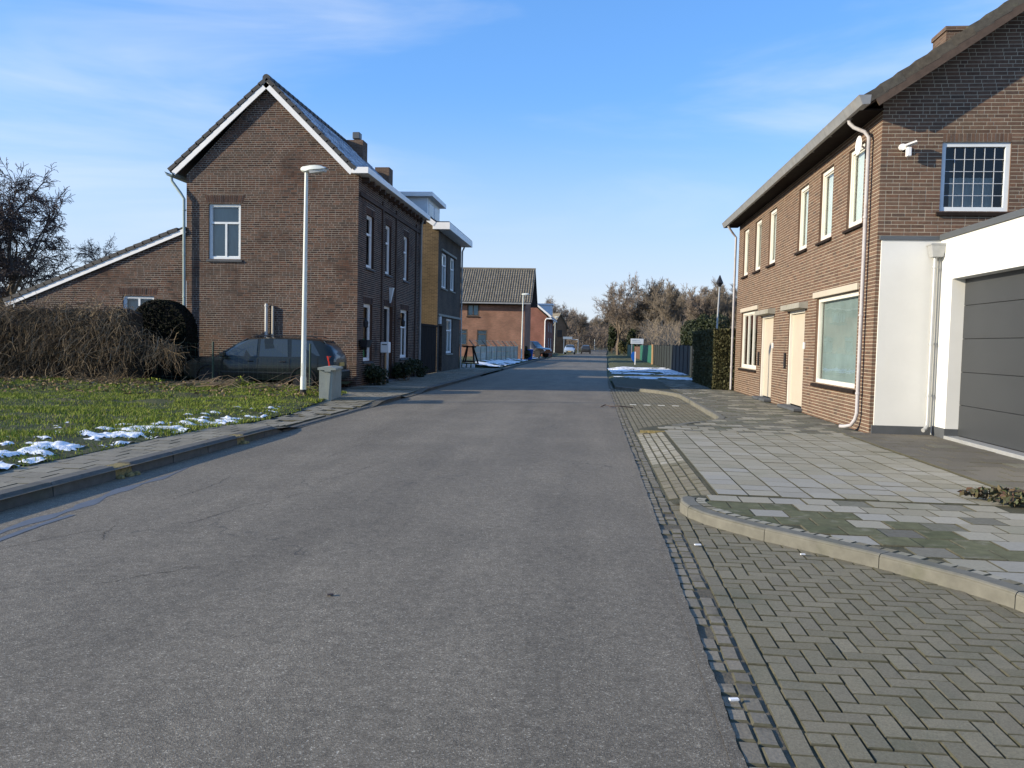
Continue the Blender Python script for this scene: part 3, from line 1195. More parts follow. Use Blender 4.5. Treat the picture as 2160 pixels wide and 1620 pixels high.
K1 = [(1.30, 8.10), (1.12, 8.09), (.97, 8.02), (.88, 7.86), (.865, 7.66), (.90, 7.45), (1.0, 7.2), (1.16, 6.96), (1.40, 6.66), (1.72, 6.32), (2.05, 5.97), (2.26, 5.71), (2.45, 5.46), (2.60, 5.18), (2.72, 4.80), (2.79, 4.3), (2.82, 3.6), (2.82, -2.5)]
K2 = [(.80, 14.28), (.95, 14.62), (1.20, 15.06), (1.75, 15.72), (2.25, 16.32), (2.56, 16.75), (2.68, 17.3), (2.70, 18.2), (2.70, 20.5), (2.70, 23.0), (2.68, 25.0), (2.55, 25.9), (2.25, 26.8), (1.80, 27.6), (1.2, 28.4), (.84, 29.0)]


def offs(path, d):
    out = []
    for i, p in enumerate(path):
        a, b = Vector(path[max(0, i - 1)]), Vector(path[min(len(path) - 1, i + 1)])
        t = (b - a).normalized()
        out.append((p[0] - t.y * d, p[1] + t.x * d))
    return out


def resample(path, step):
    pts = [Vector(p) for p in path]
    out = []
    carry = 0
    for a, b in zip(pts, pts[1:]):
        L = (b - a).length
        t = carry
        while t < L:
            out.append(tuple(a + (b - a) * (t / L)))
            t += step
        carry = t - L
    out.append(tuple(pts[-1]))
    return out


PAVE_POLY = ([(9, -2.5), (9, 8.2), (5.95, 8.2), (5.95, 14.75), (4.9, 14.75), (4.9, 36), (.84, 36)] + offs(K2, .0)[::-1] +
             [(1.26, 14.2), (1.26, 8.2)] + K1)
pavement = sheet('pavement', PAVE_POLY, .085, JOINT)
ramp = MB()
ramp.add([(.78, 8.0, -.012), (1.27, 8.0, .082), (1.27, 14.5, .082), (.78, 14.5, -.012)], [(0, 1, 2, 3)])
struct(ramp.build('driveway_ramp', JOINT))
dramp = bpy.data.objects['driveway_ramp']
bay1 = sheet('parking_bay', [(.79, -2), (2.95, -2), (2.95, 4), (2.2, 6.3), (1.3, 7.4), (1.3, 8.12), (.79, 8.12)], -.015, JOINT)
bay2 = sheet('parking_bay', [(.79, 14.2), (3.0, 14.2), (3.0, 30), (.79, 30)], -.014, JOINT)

kerb = empty('kerb', (0, 0, 0))
struct(kerb)


def kerb_stones(path, side, z1, parent, mat, stone=.95, w=.135, z0=-.06, gap=.006, zfun=None):
    pts = resample(path, .06)
    k = int(round(stone / .06))
    i = 0
    while i < len(pts) - 2:
        seg = pts[i:i + k + 1]
        i += k
        if len(seg) < 2:
            break
        a = offs(seg, 0)
        b = offs(seg, side * w)
        c = offs(seg, side * .018)
        d = offs(seg, side * .022)
        m = MB()
        n = len(seg)
        dz = random.uniform(-.004, .004)
        sh = gap / 2
        for t in range(n):
            zt = (zfun(*seg[t]) if zfun else z1) + dz
            def sl(p, q0, q1):
                if t == 0:
                    v = Vector(q1) - Vector(q0)
                    return (Vector(p) + v.normalized() * sh)
                if t == n - 1:
                    v = Vector(q0) - Vector(q1)
                    return (Vector(p) + v.normalized() * sh)
                return Vector(p)
            q0 = seg[0] if t == 0 else seg[-2]
            q1 = seg[1] if t == 0 else seg[-1]
            A, B, D = sl(a[t], q0, q1), sl(b[t], q0, q1), sl(d[t], q0, q1)
            m.v += [(A.x, A.y, z0), (A.x, A.y, zt - .03), (A.x + (D.x - A.x) * .35, A.y + (D.y - A.y) * .35, zt - .009), (D.x, D.y, zt), (B.x, B.y, zt), (B.x, B.y, z0)]
        for t in range(n - 1):
            for q in range(5):
                f = (t * 6 + q, t * 6 + q + 1, t * 6 + 6 + q + 1, t * 6 + 6 + q)
                m.f.append(f if side < 0 else f[::-1])
        m.f.append(tuple(range(6)))
        m.f.append(tuple(range((n - 1) * 6, n * 6))[::-1])
        m.build('kerb_stone', mat, parent, smooth=False)


kerb_stones(K1, 1, .103, kerb, KERB, zfun=lambda x, y: .10 if y < 7.9 else .10 - .03 * min(1, (y - 7.9) / .2))
kerb_stones(K2, -1, .10, kerb, KERB, stone=1.0, zfun=lambda x, y: (.035 + .065 * min(1, max(0, (y - 14.3) / 1.6))) if y < 20 else .10)

# driveway bricks on the ramp: lengthwise courses
P = Pieces()
for c in range(4):
    x = .86 + c * .108
    y = 8.12 - random.random() * .2 + (.25 if c == 0 else 0)
    while y < 14.1:
        z = -.012 + (x - .78) / .49 * .094 + .007
        P.put(x, y + .105, z + random.uniform(-.004, .004), .10, .205, random.uniform(-.012, .012), .06, .007, PAVER if y < 10.4 else TILE, 0, -.17)
        y += .215
P.finish('paver', dramp, 'pavers')

# parking bay in front: edge course and herringbone
P = Pieces()
y = -1.5
while y < 8.0:
    P.put(.848, y + .11, -.004 + random.uniform(-.004, .004), .092, .212, random.uniform(-.01, .01), .05, .004, PAVER, random.uniform(-.015, .015), random.uniform(-.02, .02))
    y += .22
U = .1035
for i in range(-2, 22):
    for j in range(-14, 74):
        x, y = .905 + i * U, j * U
        d = (i - j) % 4
        if d == 0:
            cx, cy, lx, ly = x + U, y + U / 2, 2 * U - .008, U - .008
        elif d == 3:
            cx, cy, lx, ly = x + U / 2, y + U, U - .008, 2 * U - .008
        else:
            continue
        xa = max(cx - lx / 2, .899)
        xb = cx + lx / 2
        if xb - xa < .03:
            continue
        cx, lx = (xa + xb) / 2, xb - xa
        if not inside([(.89, -2), (2.95, -2), (2.95, 4), (2.72, 5.15), (2.1, 6.15), (1.4, 6.85), (1.1, 7.25), (.95, 7.6), (.89, 7.8)], cx, cy):
            continue
        sag = -.006 * fbm([cx * 1.5], [cy * 1.5], 3)[0]
        P.put(cx, cy, -.001 + sag + random.uniform(-.0025, .0025), lx, ly, random.uniform(-.015, .015), .05, .004, PAVER, random.uniform(-.016, .016), random.uniform(-.016, .016))
P.finish('paver', bay1, 'pavers')

P = Pieces()
y = 14.6
while y < 29:
    P.put(.848, y + .11, -.004, .092, .208, 0, .05, .008, PAVER)
    y += .22
K2in = offs(K2, -.02)
B2 = [(.89, 14.2)] + K2[1:-1] + [(.89, 29.0)]
for c in range(18):
    x = .95 + c * .108
    y = 14.4 + (.108 if c % 2 else 0)
    while y < 29.2:
        if inside(B2, x, y):
            P.put(x, y, -.004 + random.uniform(-.003, .003), .10, .206, 0, .05, .007, PAVER)
        y += .216
P.finish('paver', bay2, 'pavers')
for k in range(4):                                   # white marking bricks dividing the bay
    m = MB()
    x0 = 1.02 + .37 * k
    m.box(x0, x0 + .17, 21.42, 21.52, -.002, .006)
    m.build('marking_brick', WDASH, bay2)

# pavement: soldier course along the front kerb, tiles
P = Pieces()
K1in = resample(offs(K1, .190)[2:], .108)
for a, b in zip(K1in, K1in[1:]):
    ang = math.atan2(b[1] - a[1], b[0] - a[0])
    L = math.hypot(b[0] - a[0], b[1] - a[1])
    if L > .07:
        P.put((a[0] + b[0]) / 2, (a[1] + b[1]) / 2, .098 + random.uniform(-.003, .003), L - .010, .098, ang, .05, .007, PAVER if random.random() < .35 else TILE)
P.finish('paver', pavement, 'pavers')

P = Pieces()
T = .302
IN1 = offs(K1, .24)
REG1 = [(9, -2.3), (9, 8.06), (1.22, 8.06)] + IN1[2:]
for j in range(-8, 27):
    for i in range(-2, 27):
        x = 1.0 + i * T + (T / 2 if j % 2 else 0)
        y = 8.06 - T / 2 - (26 - j) * T
        if inside(REG1, x, y) and not (x > 3.75 and x < 6.3 and y > 7.75 and y < 8.75):
            nz_ = fbm([x * .9], [y * .9 + x * .5], 8)[0]
            cen = math.hypot((x - 2.05) / 1.25, (y - 7.0 + .75 * (x - 2.05)) / .55)
            if cen < 1.0 and random.random() < .9:
                mt = TILEM
            elif cen < 1.55 and random.random() < .3:
                mt = TILEL
            else:
                mt = TILEL if random.random() < .04 else (TILE if random.random() < .88 else TILED)
            P.put(x, y, .094 + random.uniform(-.004, .004), T - .008, T - .008, random.uniform(-.008, .008), .05, .005, mt, random.uniform(-.008, .008), random.uniform(-.008, .008))
for i in range(10):
    x = 1.43 + i * .3105
    y = 8.10 + random.random() * .05
    while y < 13.95:
        pal = (8.1 < y < 9.9 and 1.3 < x < 4.0 and random.random() < .6 - (y - 8.1) * .25)
        P.put(x, y + .15, .096 + random.uniform(-.003, .003), .300, .296, random.uniform(-.006, .006), .05, .005, TILEL if pal else TILE, random.uniform(-.008, .008), random.uniform(-.008, .008))
        y += .303
# strip of old kerb between driveway and sidewalk, then the mossy sidewalk along the house
W2 = [(1.26, 14.14), (4.86, 14.14), (4.86, 36), (2.86, 36), (2.86, 25.5)] + [(p[0] + .12, p[1]) for p in K2[5:10]][::-1] + [(2.4, 16.2), (1.9, 15.6), (1.3, 14.9)]
for j in range(0, 73):
    for i in range(0, 14):
        x = 1.2 + i * T + (T / 2 if j % 2 else 0)
        y = 14.30 + j * T
        xa, xb = x - .147, min(x + .147, 4.872)
        if inside(W2, x, y) and xb - xa > .04:
            x, wt_ = (xa + xb) / 2, xb - xa
            mt = TILED if random.random() < .8 else TILE
            if y < 15.6 and random.random() < .55:
                mt = TILE
            P.put(x, y, .094 + random.uniform(-.005, .005), wt_, T - .008, random.uniform(-.01, .01), .05, .005, mt, random.uniform(-.008, .008), random.uniform(-.008, .008))
P.finish('paving_tile', pavement, 'paving_tiles')
mo = MB()
mo.box(.86, 4.6, 14.06, 14.12, .05, .094)
mo.build('moss_joint', MOSSD, pavement)

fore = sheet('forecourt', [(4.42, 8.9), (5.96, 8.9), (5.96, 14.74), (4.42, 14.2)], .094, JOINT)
P = Pieces()
for j in range(0, 15):
    for i in range(-1, 5):
        x = 4.62 + i * .41 + (.2 if j % 2 else 0)
        y = 9.05 + j * .395
        xa, xb = max(x - .201, 4.425), min(x + .201, 5.955)
        if xb - xa > .04 and y < 14.7:
            x = (xa + xb) / 2
            P.put(x, y, .103 + random.uniform(-.003, .003), xb - xa, .387, 0, .04, .004, SLAB if random.random() < .9 else TILED, random.uniform(-.006, .006), random.uniform(-.006, .006))
P.finish('paving_slab', fore, 'paving_slabs')

# ------------------------------------------------------------------ left side: kerb, pavement
def pzL(y):
    return float(np.interp(y, [12.3, 13.6, 18, 19.4, 21, 21.6, 23.7, 24.4, 60, 75], [.12, .045, .045, .10, .10, .055, .055, .10, .10, .08]))


def xLedge(y):
    return float(np.interp(y, [0, 6, 15.5, 17.5, 20.8, 21.2, 46], [-6.1, -6.1, -6.0, -6.35, -6.55, -7.45, -7.45]))


ysl = list(np.arange(-4, 47, .5))
m = MB()
for y in ysl:
    z = pzL(y) - .010
    m.v += [(xLedge(y) - .1, y, z), (-5.02, y, z - (.0 if z > .06 else .03))]
for i in range(len(ysl) - 1):
    m.f.append((2 * i, 2 * i + 1, 2 * i + 3, 2 * i + 2))
pavL = struct(m.build('pavement', DIRT))
P = Pieces()
for j in range(-6, 170):
    for i in range(-1, 8):
        y = j * .302
        if y > 46:
            continue
        x = -5.39 - i * .302 + (.151 if j % 2 else 0)
        xa, xb = max(x - .147, xLedge(y) + .02 + .05 * random.random()), min(x + .147, -5.246)
        if xb - xa < .05:
            continue
        if 13.2 < y < 18.2 and random.random() < .12:
            continue
        x, wt_ = (xa + xb) / 2, xb - xa
        P.put(x, y, pzL(y) + random.uniform(-.004, .003), wt_, .294, random.uniform(-.008, .008), .05, .005, TILE_LF, random.uniform(-.008, .008), random.uniform(-.008, .008))
for j in range(0, 24):
    for i in range(0, 5):
        P.put(-5.14 - i * .105, 21.4 + j * .108, .012 + i * .009, .098, .1, 0, .05, .006, TILE_LF)
P.finish('paving_tile', pavL, 'paving_tiles')

kl = empty('kerb', (-5.1, 6, 0))
struct(kl)


def straight_kerb(y0, y1, x0, x1, z1, stones, slant=0.0, z0f=None, mat=KERB_L):
    L = (y1 - y0) / stones
    for k in range(stones):
        a, b = y0 + k * L + .004, y0 + (k + 1) * L - .004
        za = z1(a) if callable(z1) else z1
        zb = z1(b) if callable(z1) else z1
        mm = MB()
        c = .028
        dx = random.uniform(-.006, .006)
        ring = lambda y, z: [(x1 + dx, y, -.05), (x1 + dx - .010, y, z - c), (x1 + dx - .04, y, z), (x0, y, z), (x0, y, -.05)]
        ym = b - (slant if (k == stones - 1 and slant) else 0)
        sec = [ring(a, za), ring(ym, zb)]
        if k == stones - 1 and slant:
            sec.append(ring(b, .03))
        for s_ in sec:
            mm.v += s_
        for q in range(len(sec) - 1):
            for t in range(4):
                mm.f.append((q * 5 + t, q * 5 + t + 1, q * 5 + 6 + t, q * 5 + 5 + t)[::-1])
        mm.f.append((0, 1, 2, 3, 4))
        e = (len(sec) - 1) * 5
        mm.f.append((e + 4, e + 3, e + 2, e + 1, e))
        mm.build('kerb_stone', mat, kl)


straight_kerb(-4, 8.15, -5.24, -5.06, .135, 12)
straight_kerb(8.46, 11.12, -5.24, -5.06, .135, 3)
straight_kerb(11.38, 12.85, -5.24, -5.06, .13, 2, slant=.35)
for a, b in ((8.15, 8.46), (11.12, 11.38)):          # mossy gullies between the stones
    mm = MB()
    mm.hexa([(-5.24, a, -.02), (-5.055, a, -.02), (-5.055, b, -.02), (-5.24, b, -.02), (-5.24, a, .122), (-5.085, a, .115), (-5.085, b, .115), (-5.24, b, .122)])
    for q in range(9):
        yy_, s_ = random.uniform(a, b), random.uniform(.02, .05)
        mm.lathe([(s_, 0), (s_ * .8, s_ * .5), (s_ * .3, s_ * .8)], (-5.05 + random.uniform(-.01, .06), yy_, .004), 'z', 6)
    mm.build('gully', MOSSD, kl)
straight_kerb(12.9, 18.8, -5.2, -5.06, .025, 6)
straight_kerb(18.8, 21.2, -5.22, -5.06, lambda y: float(np.interp(y, [18.8, 20.0, 21.2], [.03, .11, .10])), 3)
straight_kerb(24.1, 37.0, -5.22, -5.07, lambda y: float(np.interp(y, [24.1, 24.9, 36, 37], [.03, .11, .11, .04])), 13)
straight_kerb(46, 90, -5.2, -5.04, .11, 22)

# ------------------------------------------------------------------ verges, lawns, snow
def vz(x, y):
    x = np.asarray(x, float)
    y = np.asarray(y, float)
    e = np.clip((-5.95 - x) / 1.2, 0, 1)
    base = np.interp(y, [12, 14, 18, 19.5], [.125, .06, .06, .10])
    return base + e * (.05 + .16 * (fbm(x * .6, y * .6, 21) - .4) + .10 * (fbm(x * 2.3, y * 2.3, 22) - .45)) + np.clip((y - 17.5) / 4, 0, 1) * e * .06


def grid_fn(x0, x1, y0, y1, st, zf):
    """height of the sheet's own facets, for things that lie on it"""
    nx, ny = int((x1 - x0) / st) + 1, int((y1 - y0) / st) + 1
    gx, gy = np.linspace(x0, x1, nx), np.linspace(y0, y1, ny)
    Zg = zf(*np.meshgrid(gx, gy))

    def f(x, y):
        u = np.clip((np.asarray(x) - x0) / (gx[1] - gx[0]), 0, nx - 1.001)
        v = np.clip((np.asarray(y) - y0) / (gy[1] - gy[0]), 0, ny - 1.001)
        i, j = u.astype(int), v.astype(int)
        a, b = u - i, v - j
        return (Zg[j, i] * (1 - a) + Zg[j, i + 1] * a) * (1 - b) + (Zg[j + 1, i] * (1 - a) + Zg[j + 1, i + 1] * a) * b
    return f


def grid_sheet(name, x0, x1, y0, y1, st, zf, mat, keep=None, kind='structure', parent=None):
    nx, ny = int((x1 - x0) / st) + 1, int((y1 - y0) / st) + 1
    X, Y = np.meshgrid(np.linspace(x0, x1, nx), np.linspace(y0, y1, ny))
    Zz = zf(X, Y)
    if keep is None:
        Zz[0, :] = Zz[-1, :] = Zz[:, 0] = Zz[:, -1] = -.14
    V = np.stack([X, Y, Zz], -1).reshape(-1, 3)
    idx = np.arange(nx * ny).reshape(ny, nx)
    F = np.stack([idx[:-1, :-1], idx[:-1, 1:], idx[1:, 1:], idx[1:, :-1]], -1).reshape(-1, 4)
    if keep is not None:
        kc = keep(V[:, 0], V[:, 1])
        F = F[kc[F].all(1)]
    me = np_mesh(name, V, F)
    me.polygons.foreach_set('use_smooth', np.ones(len(F), bool))
    o = obj_from(name, me, mat, parent)
    if kind:
        o['kind'] = kind
    return o


def kv(x, y):
    ed = np.interp(y, [0, 6, 15.5, 17.5, 20.8, 21.2], [-6.1, -6.1, -6.0, -6.35, -6.55, -7.45])
    return x < ed + .12 + .12 * (fbm(x * 3, y * 3, 40) - .5)


vzg = grid_fn(-19, -5.85, 1.0, 26, .13, vz)
verge = grid_sheet('grass_verge', -19, -5.85, 1.0, 26, .13, vz, VERGE, kv)
grid_sheet('field', -120, -18.8, -40, 120, 3.0, lambda x, y: .12 + .1 * fbm(x * .1, y * .1, 3), GROUND)
sheet('yard', [(-19, 21.4), (-7.4, 21.4), (-7.4, 34), (-19, 34)], .075, DIRT)


def blades(n, xr, yr, keep, zf, hmin, hmax, seed, mat, name, parent=None, lean=.5):
    rg = np.random.default_rng(seed)
    x = rg.uniform(*xr, n)
    y = yr[0] + (yr[1] - yr[0]) * rg.random(n)
    cl = fbm(x * 1.7, y * 1.7, seed + 5)
    k = keep(x, y) & (rg.random(n) < np.clip((cl - .25) * 2.2, .15, 1))
    x, y, cl = x[k], y[k], cl[k]
    n = len(x)
    z = zf(x, y) - .01
    h = (hmin + (hmax - hmin) * rg.random(n)) * (.5 + cl)
    a = rg.uniform(0, 2 * math.pi, n)
    w = .004 + .004 * rg.random(n)
    tx, ty = rg.normal(0, lean, n) * h, rg.normal(0, lean, n) * h
    B = np.stack([x, y, z], 1)
    dx = np.stack([np.cos(a) * w, np.sin(a) * w, 0 * a], 1)
    M_ = B + np.stack([tx * .4, ty * .4, h * .6], 1)
    T_ = B + np.stack([tx, ty, h], 1)
    V = np.stack([B - dx, B + dx, M_ + dx * .7, T_, M_ - dx * .7], 1).reshape(-1, 3)
    i = np.arange(n) * 5
    F = np.concatenate([np.stack([i, i + 1, i + 2, i + 4], 1), np.stack([i + 4, i + 2, i + 3, i + 3], 1)])
    # second set as triangles: rebuild as tris
    tri = np.concatenate([np.stack([i, i + 1, i + 2], 1), np.stack([i, i + 2, i + 4], 1), np.stack([i + 4, i + 2, i + 3], 1)])
    o = obj_from(name, np_mesh(name, V, tri), mat, parent)
    o['kind'] = 'stuff'
    return o


tag(blades(230000, (-17, -5.9), (3.5, 21.6), lambda x, y: kv(x, y) & (x > -.62 * y - 6.5) & (fbm(x * 1.1, y * 1.1, 60) > .30), vzg, .03, .075, 31, GRASS, 'grass', lean=.55),
    'short green grass on the left roadside verge', 'grass')
# brown litter and dead stalks near the fence
rg = np.random.default_rng(77)
n = 4500
x = rg.uniform(-16, -6.8, n)
y = rg.uniform(17.6, 21.8, n)
k = (rg.random(n) < np.clip((y - 17.2) / 3.8, .05, 1)) & (fbm(x * 1.3, y * 1.3, 71) > .45) & kv(x, y)
x, y = x[k], y[k]
V, F = quads_at(np.stack([x, y, vz(x, y) + .02 + .05 * rg.random(len(x))], 1), .045, rg, .6)
o = obj_from('leaf_litter', np_mesh('leaf_litter', V, F), LITTER)
o['kind'] = 'stuff'
tag(o, 'brown dead leaves lying along the foot of the fence', 'leaves')


def snow(name, label, x0, x1, y0, y1, st, zf, dens, seed, sx=2.2, sy=2.2, thr=.55, amp=.10):
    nx, ny = int((x1 - x0) / st) + 1, int((y1 - y0) / st) + 1
    X, Y = np.meshgrid(np.linspace(x0, x1, nx), np.linspace(y0, y1, ny))
    f = fbm(X * sx, Y * sy, seed, 5) + dens(X, Y)
    f = f + .10 * (fbm(X * sx * 5, Y * sy * 5, seed + 31) - .5)
    Zz = zf(X, Y) + np.clip((f - thr) * amp * 4, -.06, .035) + .012 * (fbm(X * 14, Y * 14, seed + 9) - .5)
    V = np.stack([X, Y, Zz], -1).reshape(-1, 3)
    idx = np.arange(nx * ny).reshape(ny, nx)
    F = np.stack([idx[:-1, :-1], idx[:-1, 1:], idx[1:, 1:], idx[1:, :-1]], -1).reshape(-1, 4)
    k = f.reshape(-1) > thr - .05
    F = F[k[F].all(1)]
    me = np_mesh(name, V, F)
    me.polygons.foreach_set('use_smooth', np.ones(len(F), bool))
    o = obj_from(name, me, SNOW)
    o['kind'] = 'stuff'
    return tag(o, label, 'snow')


snow('snow', 'thin snow lying in patches along the left grass edge', -9.5, -6.0, 6.0, 16.5, .028,
     lambda X, Y: vzg(X, Y) + .004, lambda X, Y: .10 - np.abs(X + 6.32) * .17 + .10 * (fbm(X * .8, Y * .8, 95) - .5) - np.clip((Y - 10.5) * .03, 0, .3) + .06 * np.clip(9 - Y, 0, 2), 91, 4.6, 4.6, .605, .05)

# far lawns, tracks and snow
def lawnz(x, y):
    return .02 + .08 * fbm(np.asarray(x) * .5, np.asarray(y) * .5, 5) + np.clip((x - 2) / 6, 0, 1) * .05


def lzr(x, y):
    return lawnz(x, y) - np.clip((np.interp(y, [36, 50, 85, 100, 130], [.85, 1.0, 1.65, 1.9, 2.3]) + .15 - x) * 3, 0, 1) * .2


def lzl(x, y):
    return .09 + .10 * fbm(x * .5, y * .5, 15) + .22 * np.clip((-5.6 - x) / 1.5, 0, 1) * (y < 69)


lzrg = grid_fn(.45, 40, 35.6, 130, .6, lzr)
lzlg = grid_fn(-30, -5.2, 45.6, 130, .6, lzl)
grid_sheet('lawn', .45, 40, 35.6, 130, .6, lzr, GROUND)
grid_sheet('lawn', -30, -5.2, 45.6, 130, .6, lzl, GROUND)
snow('snow', 'blue-shaded snow over the grass right of the road beyond the hedge', 1.05, 5.4, 36.6, 57, .07,
     lambda X, Y: lzrg(X, Y) + .004, lambda X, Y: .12 - .40 * ((Y > 39.6) & (Y < 42.2)) - .40 * ((Y > 44.2) & (Y < 46.6) & (X < 3.8)) - .02 * np.abs(Y - 47), 131, 1.1, 2.0, .5, .06)
snow('snow', 'snow on the grass bank below the grey panel fence', -7.3, -5.4, 46.0, 68, .07,
     lambda X, Y: lzlg(X, Y) + .004, lambda X, Y: .02 - .16 * (X < -6.8), 151, 1.2, 1.0, .5, .06)
snow('snow', 'thin snow strip on the far left lawn before the black car', -9.5, -5.4, 74, 92, .12,
     lambda X, Y: lzlg(X, Y) + .004, lambda X, Y: .0 - .02 * np.abs(Y - 79), 171, .9, .9, .5, .06)

# ------------------------------------------------------------------ right house
XR_ = 4.9
YG = 14.75
RH = tag(empty('brick_house', (4.9, 14.75, .1)), 'brown brick house with pale window frames beside the white garage', 'house')
UY = Vector((0, 1, 0))
UX = Vector((1, 0, 0))
NX = Vector((-1, 0, 0))
NY = Vector((0, -1, 0))
ups = [(15.62, 16.55), (17.55, 18.5), (19.5, 20.37), (22.78, 23.68), (24.74, 25.65), (26.68, 27.55)]
holes = [(a, b, 3.93, 5.43) for a, b in ups] + [(15.62, 18.45, .84, 2.68), (19.38, 20.92, .14, 2.50), (22.66, 24.2, .14, 2.50), (24.8, 27.45, .92, 2.72)]
wallF = brick_wall(RH, (XR_, 0, 0), UY, NX, [(YG, .06), (28.42, .06), (28.42, 5.97), (YG, 5.97)], holes, BR_R, MORT_R, header_p=.25, singles=130, seed=2)
gz = lambda x: 5.97 + (x - 4.9) * .68
wallG = brick_wall(RH, (0, YG, 0), UX, NY, [(XR_, .06), (13.3, .06), (13.3, 5.97), (9.1, gz(9.1)), (XR_, 5.97)], [(5.91, 7.04, 4.0, 5.18)], BR_R, MORT_R, header_p=.28, singles=170, seed=3,
                   arches=[(5.91, 7.04, 5.18, 5.33)], arch_lean=0, skip=[(4.97, 13.3, .0, 3.47)], urange=(4.892, 10.2))
bk = MB()
bk.add([(13.3, YG, 0), (13.3, 28.42, 0), (13.3, 28.42, 5.97), (13.3, YG, 5.97)], [(0, 1, 2, 3)])
bk.add([(XR_, 28.42, 0), (13.3, 28.42, 0), (13.3, 28.42, 5.97), (9.1, 28.42, gz(9.1)), (XR_, 28.42, 5.97)], [(4, 3, 2, 1, 0)])
bk.build('rear_wall', BR4, RH)
fl = MB()
fl.add([(5.3, 15.1, 3.2), (13.2, 15.1, 3.2), (13.2, 28.3, 3.2), (5.3, 28.3, 3.2)], [(0, 1, 2, 3)])
fl.build('upper_floor', DKWOOD, RH)
for a, b in ups:
    window(RH, (XR_, 0, 0), UY, NX, a, b, 3.93, 5.43, CREAMW, depth=.045, fw=.085, backing=CURT, back_off=.10, sill=DKWOOD)
window(RH, (XR_, 0, 0), UY, NX, 15.62, 18.45, .84, 2.68, CREAMW, depth=.05, fw=.085, backing=CURTS, back_off=.10, sill=DKWOOD, sash=False)
window(RH, (XR_, 0, 0), UY, NX, 24.8, 27.45, .92, 2.72, CREAMW, depth=.05, fw=.085, bars=(.36, .66), backing=CURTS, back_off=.6, sill=DKWOOD)
wg = window(RH, (0, YG, 0), UX, NY, 5.91, 7.04, 4.0, 5.18, WGREY, depth=.03, fw=.075, backing=ROOMD, back_off=.5, sill=DKWOOD, sash=False)
ld = MB()
for k in range(1, 6):
    x = 5.985 + .98 * k / 6
    ld.bar((x, YG + .06, 4.07), (x, YG + .06, 5.11), .009)
for k in range(1, 5):
    z = 4.07 + 1.03 * k / 5
    ld.bar((5.98, YG + .059, z), (6.97, YG + .059, z), .009)
ld.build('lead_came', LEAD, wg)
cu = MB()
nxx = 24
for k in range(nxx + 1):
    x = 6.12 + .74 * k / nxx
    cu.v += [(x, YG + .16 + .012 * math.sin(k * 1.9), 4.08), (x, YG + .16 + .012 * math.sin(k * 1.9), 4.60)]
for k in range(nxx):
    cu.f.append((2 * k, 2 * k + 2, 2 * k + 3, 2 * k + 1))
cu.build('net_curtain', CURTB, wg)
# lintels, canopies, doors
for a, b, z in ((15.60, 18.62, 2.69), (24.78, 27.5, 2.73)):
    m = MB()
    m.box(XR_ - .05, XR_ + .05, a, b, z, z + .125, .006)
    m.build('lintel', CREAM, RH)
for a, b, da, db in ((19.17, 21.05, 19.38, 20.92), (22.48, 24.3, 22.66, 24.2)):
    m = MB()
    m.add([(4.905, a, 2.50), (4.70, a + .02, 2.52), (4.70, b - .02, 2.52), (4.905, b, 2.50), (4.905, a, 2.67), (4.70, a + .02, 2.64), (4.70, b - .02, 2.64), (4.905, b, 2.67)],
          [(3, 2, 1, 0), (4, 5, 6, 7), (0, 1, 5, 4), (1, 2, 6, 5), (2, 3, 7, 6), (3, 0, 4, 7)])
    m.build('canopy', CONC, RH)
    d = MB()
    d.box(XR_ + .085, XR_ + .13, da + .10, db - .07, .20, 2.43)
    dd = d.build('door', CREAM, RH)
    f = MB()
    f.box(XR_ + .02, XR_ + .10, da, da + .10, .16, 2.50)
    f.box(XR_ + .02, XR_ + .10, db - .07, db, .16, 2.50)
    f.box(XR_ + .021, XR_ + .099, da + .10, db - .07, 2.43, 2.50)
    f.build('door_frame', CREAMW, dd)
    h = MB()
    h.box(XR_ + .06, XR_ + .086, da + .17, da + .20, 1.05, 1.18)
    h.build('handle', GALV, dd)
    st = MB()
    st.box(4.70, 5.0, da - .06, db + .06, .10, .17, .01)
    st.build('doorstep', PLINTH, RH)
    for yy, zz, s, mt in ((db + .18, 1.36, .045, BLACK), (da - .12, 1.62, .03, WHITE)):
        b_ = MB()
        b_.box(XR_ - .05, XR_ - .008, yy - s, yy + s, zz - .25 * (mt is BLACK) - .05, zz + .10, .004)
        b_.build('letterbox' if mt is BLACK else 'doorbell', mt, RH)
# roof
rf = MB()
ov = .38
z0 = gz(4.9 - .36) + .03
for side in (0, 1):
    pass
pr = [(4.56, gz(4.56) + .02), (9.1, gz(9.1) + .02), (13.64, gz(4.56) + .02), (13.64, gz(4.56) + .14), (9.1, gz(9.1) + .15), (4.56, gz(4.56) + .14)]
rf.prism(pr, 'y', YG - ov + .03, 28.85)
roofR = rf.build('roof', TILE_R, RH)
sl = math.hypot(1, .68)
upv = Vector((1 / sl, 0, .68 / sl))
nv = Vector((-.68 / sl, 0, 1 / sl))
tile_roof(roofR, Vector((4.50, YG - ov + .22, gz(4.50) + .14)), (0, 1, 0), upv, nv, 14.1, 5.45, .235, .33, TILE_R)
